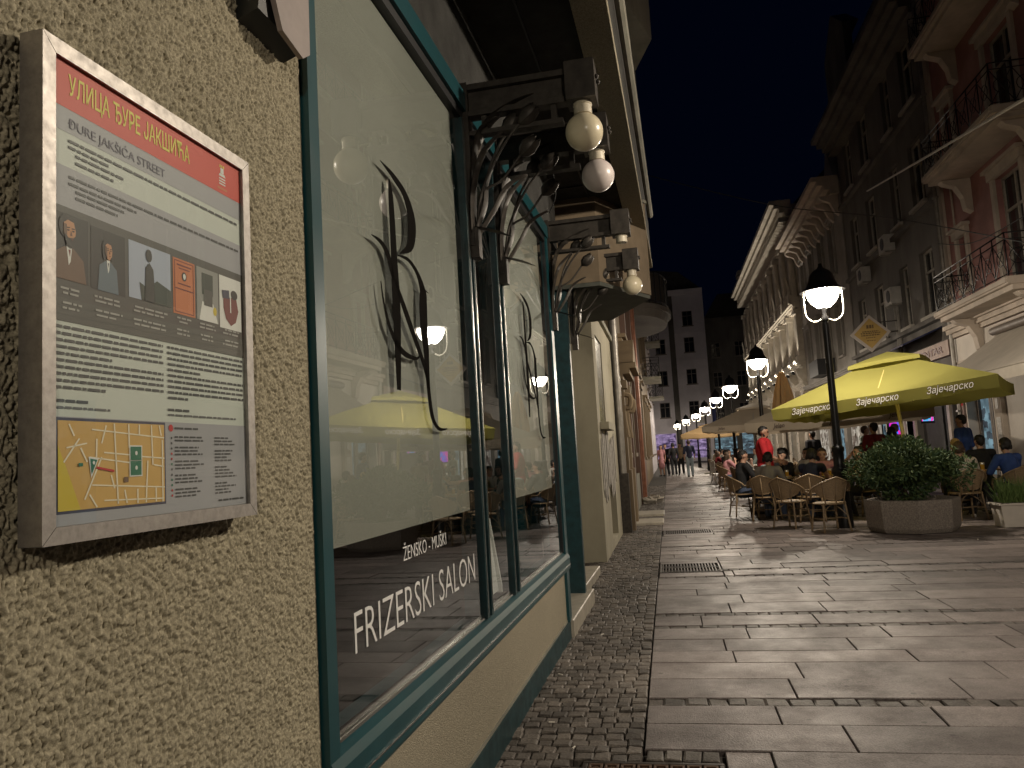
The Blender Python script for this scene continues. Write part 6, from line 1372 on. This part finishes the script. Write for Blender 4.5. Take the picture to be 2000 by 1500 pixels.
# standing under the yellow umbrella
person('standing person in dark red shirt under the yellow umbrella, back turned', (4.45, 18.2, 0), .3, h=1.75, shirt='wine', pants='dark', hair='black', armL='serve', armR='serve', sleeve=.5)
person('black haired person in pale pink top standing by the umbrella pole', (4.75, 18.0, 0), -.3, h=1.62, shirt='tan', pants='dark', hair='black', hairlen='full', armL='down', armR='serve', sleeve=.2, woman=True)
person('bald headed person in red shirt before the pink screen', (5.25, 19.6, 0), 1.9, h=1.72, shirt='wine', pants='dark', hair='grey', armL='down', armR='phone', sleeve=.5)
person('person in mint green shirt standing before the lit shop', (5.05, 21.6, 0), -1.4, h=1.74, shirt='mint', pants='jeans', hair='brown', armL='phone', armR='phone', sleeve=.9)
person('dark clothed person standing before the cyan shop window', (4.1, 23.6, 0), .5, h=1.72, shirt='dark', pants='dark', hair='black', armL='down', armR='down', sleeve=.9)
# walkers
person('walking man in navy T-shirt and grey jeans, back turned', (1.0, 40.2, 0), .05, h=1.84, shirt='navy', pants='jeans', hair='brown', armL='walk', armR='walk', sleeve=.5)
person('walker all in black next to the man in navy', (.22, 42.2, 0), .1, h=1.76, shirt='black', pants='dark', hair='black', hairlen='full', armL='walk', armR='walk', sleeve=.9, shoes=1)
person('walker in black T-shirt between the paler woman and the one all in black', (-.2, 43.4, 0), 2.9, h=1.74, shirt='dark', pants='dark', hair='brown', armL='walk', armR='walk', sleeve=.5)
person('walker in dark brown shirt half hidden behind the man in navy', (.62, 44.5, 0), 3.0, h=1.76, shirt='tan', pants='dark', hair='black', armL='walk', armR='down', sleeve=.5)
person('woman in pale pink dress with long reddish hair by the house wall', (-.42, 43.0, 0), 2.8, h=1.70, shirt='pink', pants='pink', hair='brown', hairlen='long', woman=True, skirt=True, armL='down', armR='down', sleeve=.3)
# seated guests farther along: copies of three sitters with other clothes
base = [person('', (0, 0, 0), 0, True, shirt='pink', hair='brown', hairlen='long', woman=True, h=1.65, armL='table', armR='face', lean=.1), person('', (0, 0, 0), 0, True, shirt='pale', hair='black', h=1.75, lean=.15, armL='table', armR='lap', sleeve=.5), person('', (0, 0, 0), 0, True, shirt='dark', hair='black', hairlen='full', h=1.7, lean=.05, armL='table', armR='table', sleeve=.9)]
spots = [(1.75, 25.4, -1.2), (1.95, 28.2, -1.3), (2.1, 31.0, -1.1), (2.0, 34.2, -1.4), (2.3, 36.8, -1.2), (3.0, 26.2, 1.4), (3.4, 24.3, 1.9), (3.2, 29.4, 1.5), (3.6, 33.0, 1.6), (3.9, 27.6, 2.6), (2.6, 22.6, -1.0), (4.4, 25.0, 2.2), (3.1, 35.6, 1.4), (2.2, 39.8, -1.2), (3.3, 38.6, 1.7), (4.3, 30.5, 2.0),
  (2.15, 18.9, -1.1), (2.75, 19.6, 1.2), (3.4, 20.3, 2.4), (2.3, 20.7, -1.3), (3.0, 21.9, 1.6), (1.95, 22.4, -1.2), (4.8, 20.6, 2.2), (5.5, 22.7, 2.7), (3.8, 18.9, 2.0)]
LB = ['%s %s seated at the crowded far tables beyond the beige umbrella' % (a, b) for a in ('guest in', 'diner in', 'sitter in', 'visitor in') for b in ('pink top', 'pale shirt', 'dark top', 'wine red top', 'grey top', 'white shirt', 'navy top', 'mint shirt')]
COLS = ['pink', 'pale', 'dark', 'wine', 'grey', 'white', 'navy', 'mint']
for i, (x, y, rz) in enumerate(spots):
    b = base[i % 3]; t = b if i < 3 else copy_tree(b)
    t.location = (x, y, -.03); t.rotation_euler = (0, 0, rz); tag(t, LB[i], 'person', 'guests at the far tables')
    for ch in t.children:
        if ch.name.startswith('shirt'): ch.material_slots[0].link = 'OBJECT'; ch.material_slots[0].material = CL[COLS[i % 8]]
    c = put_chair(x, y-.0, rz, 'rattan armchair under a guest at the far tables')
for i, (x, y) in enumerate(((2.45, 25.6), (2.6, 28.6), (2.85, 31.4), (2.75, 34.6), (3.0, 37.2), (3.9, 24.8), (2.75, 39.6))):
    t = copy_tree(tab0); t.location = (x, y, 0); tag(t, 'round table among the guests at the far tables', 'table', 'bistro tables on the terrace')
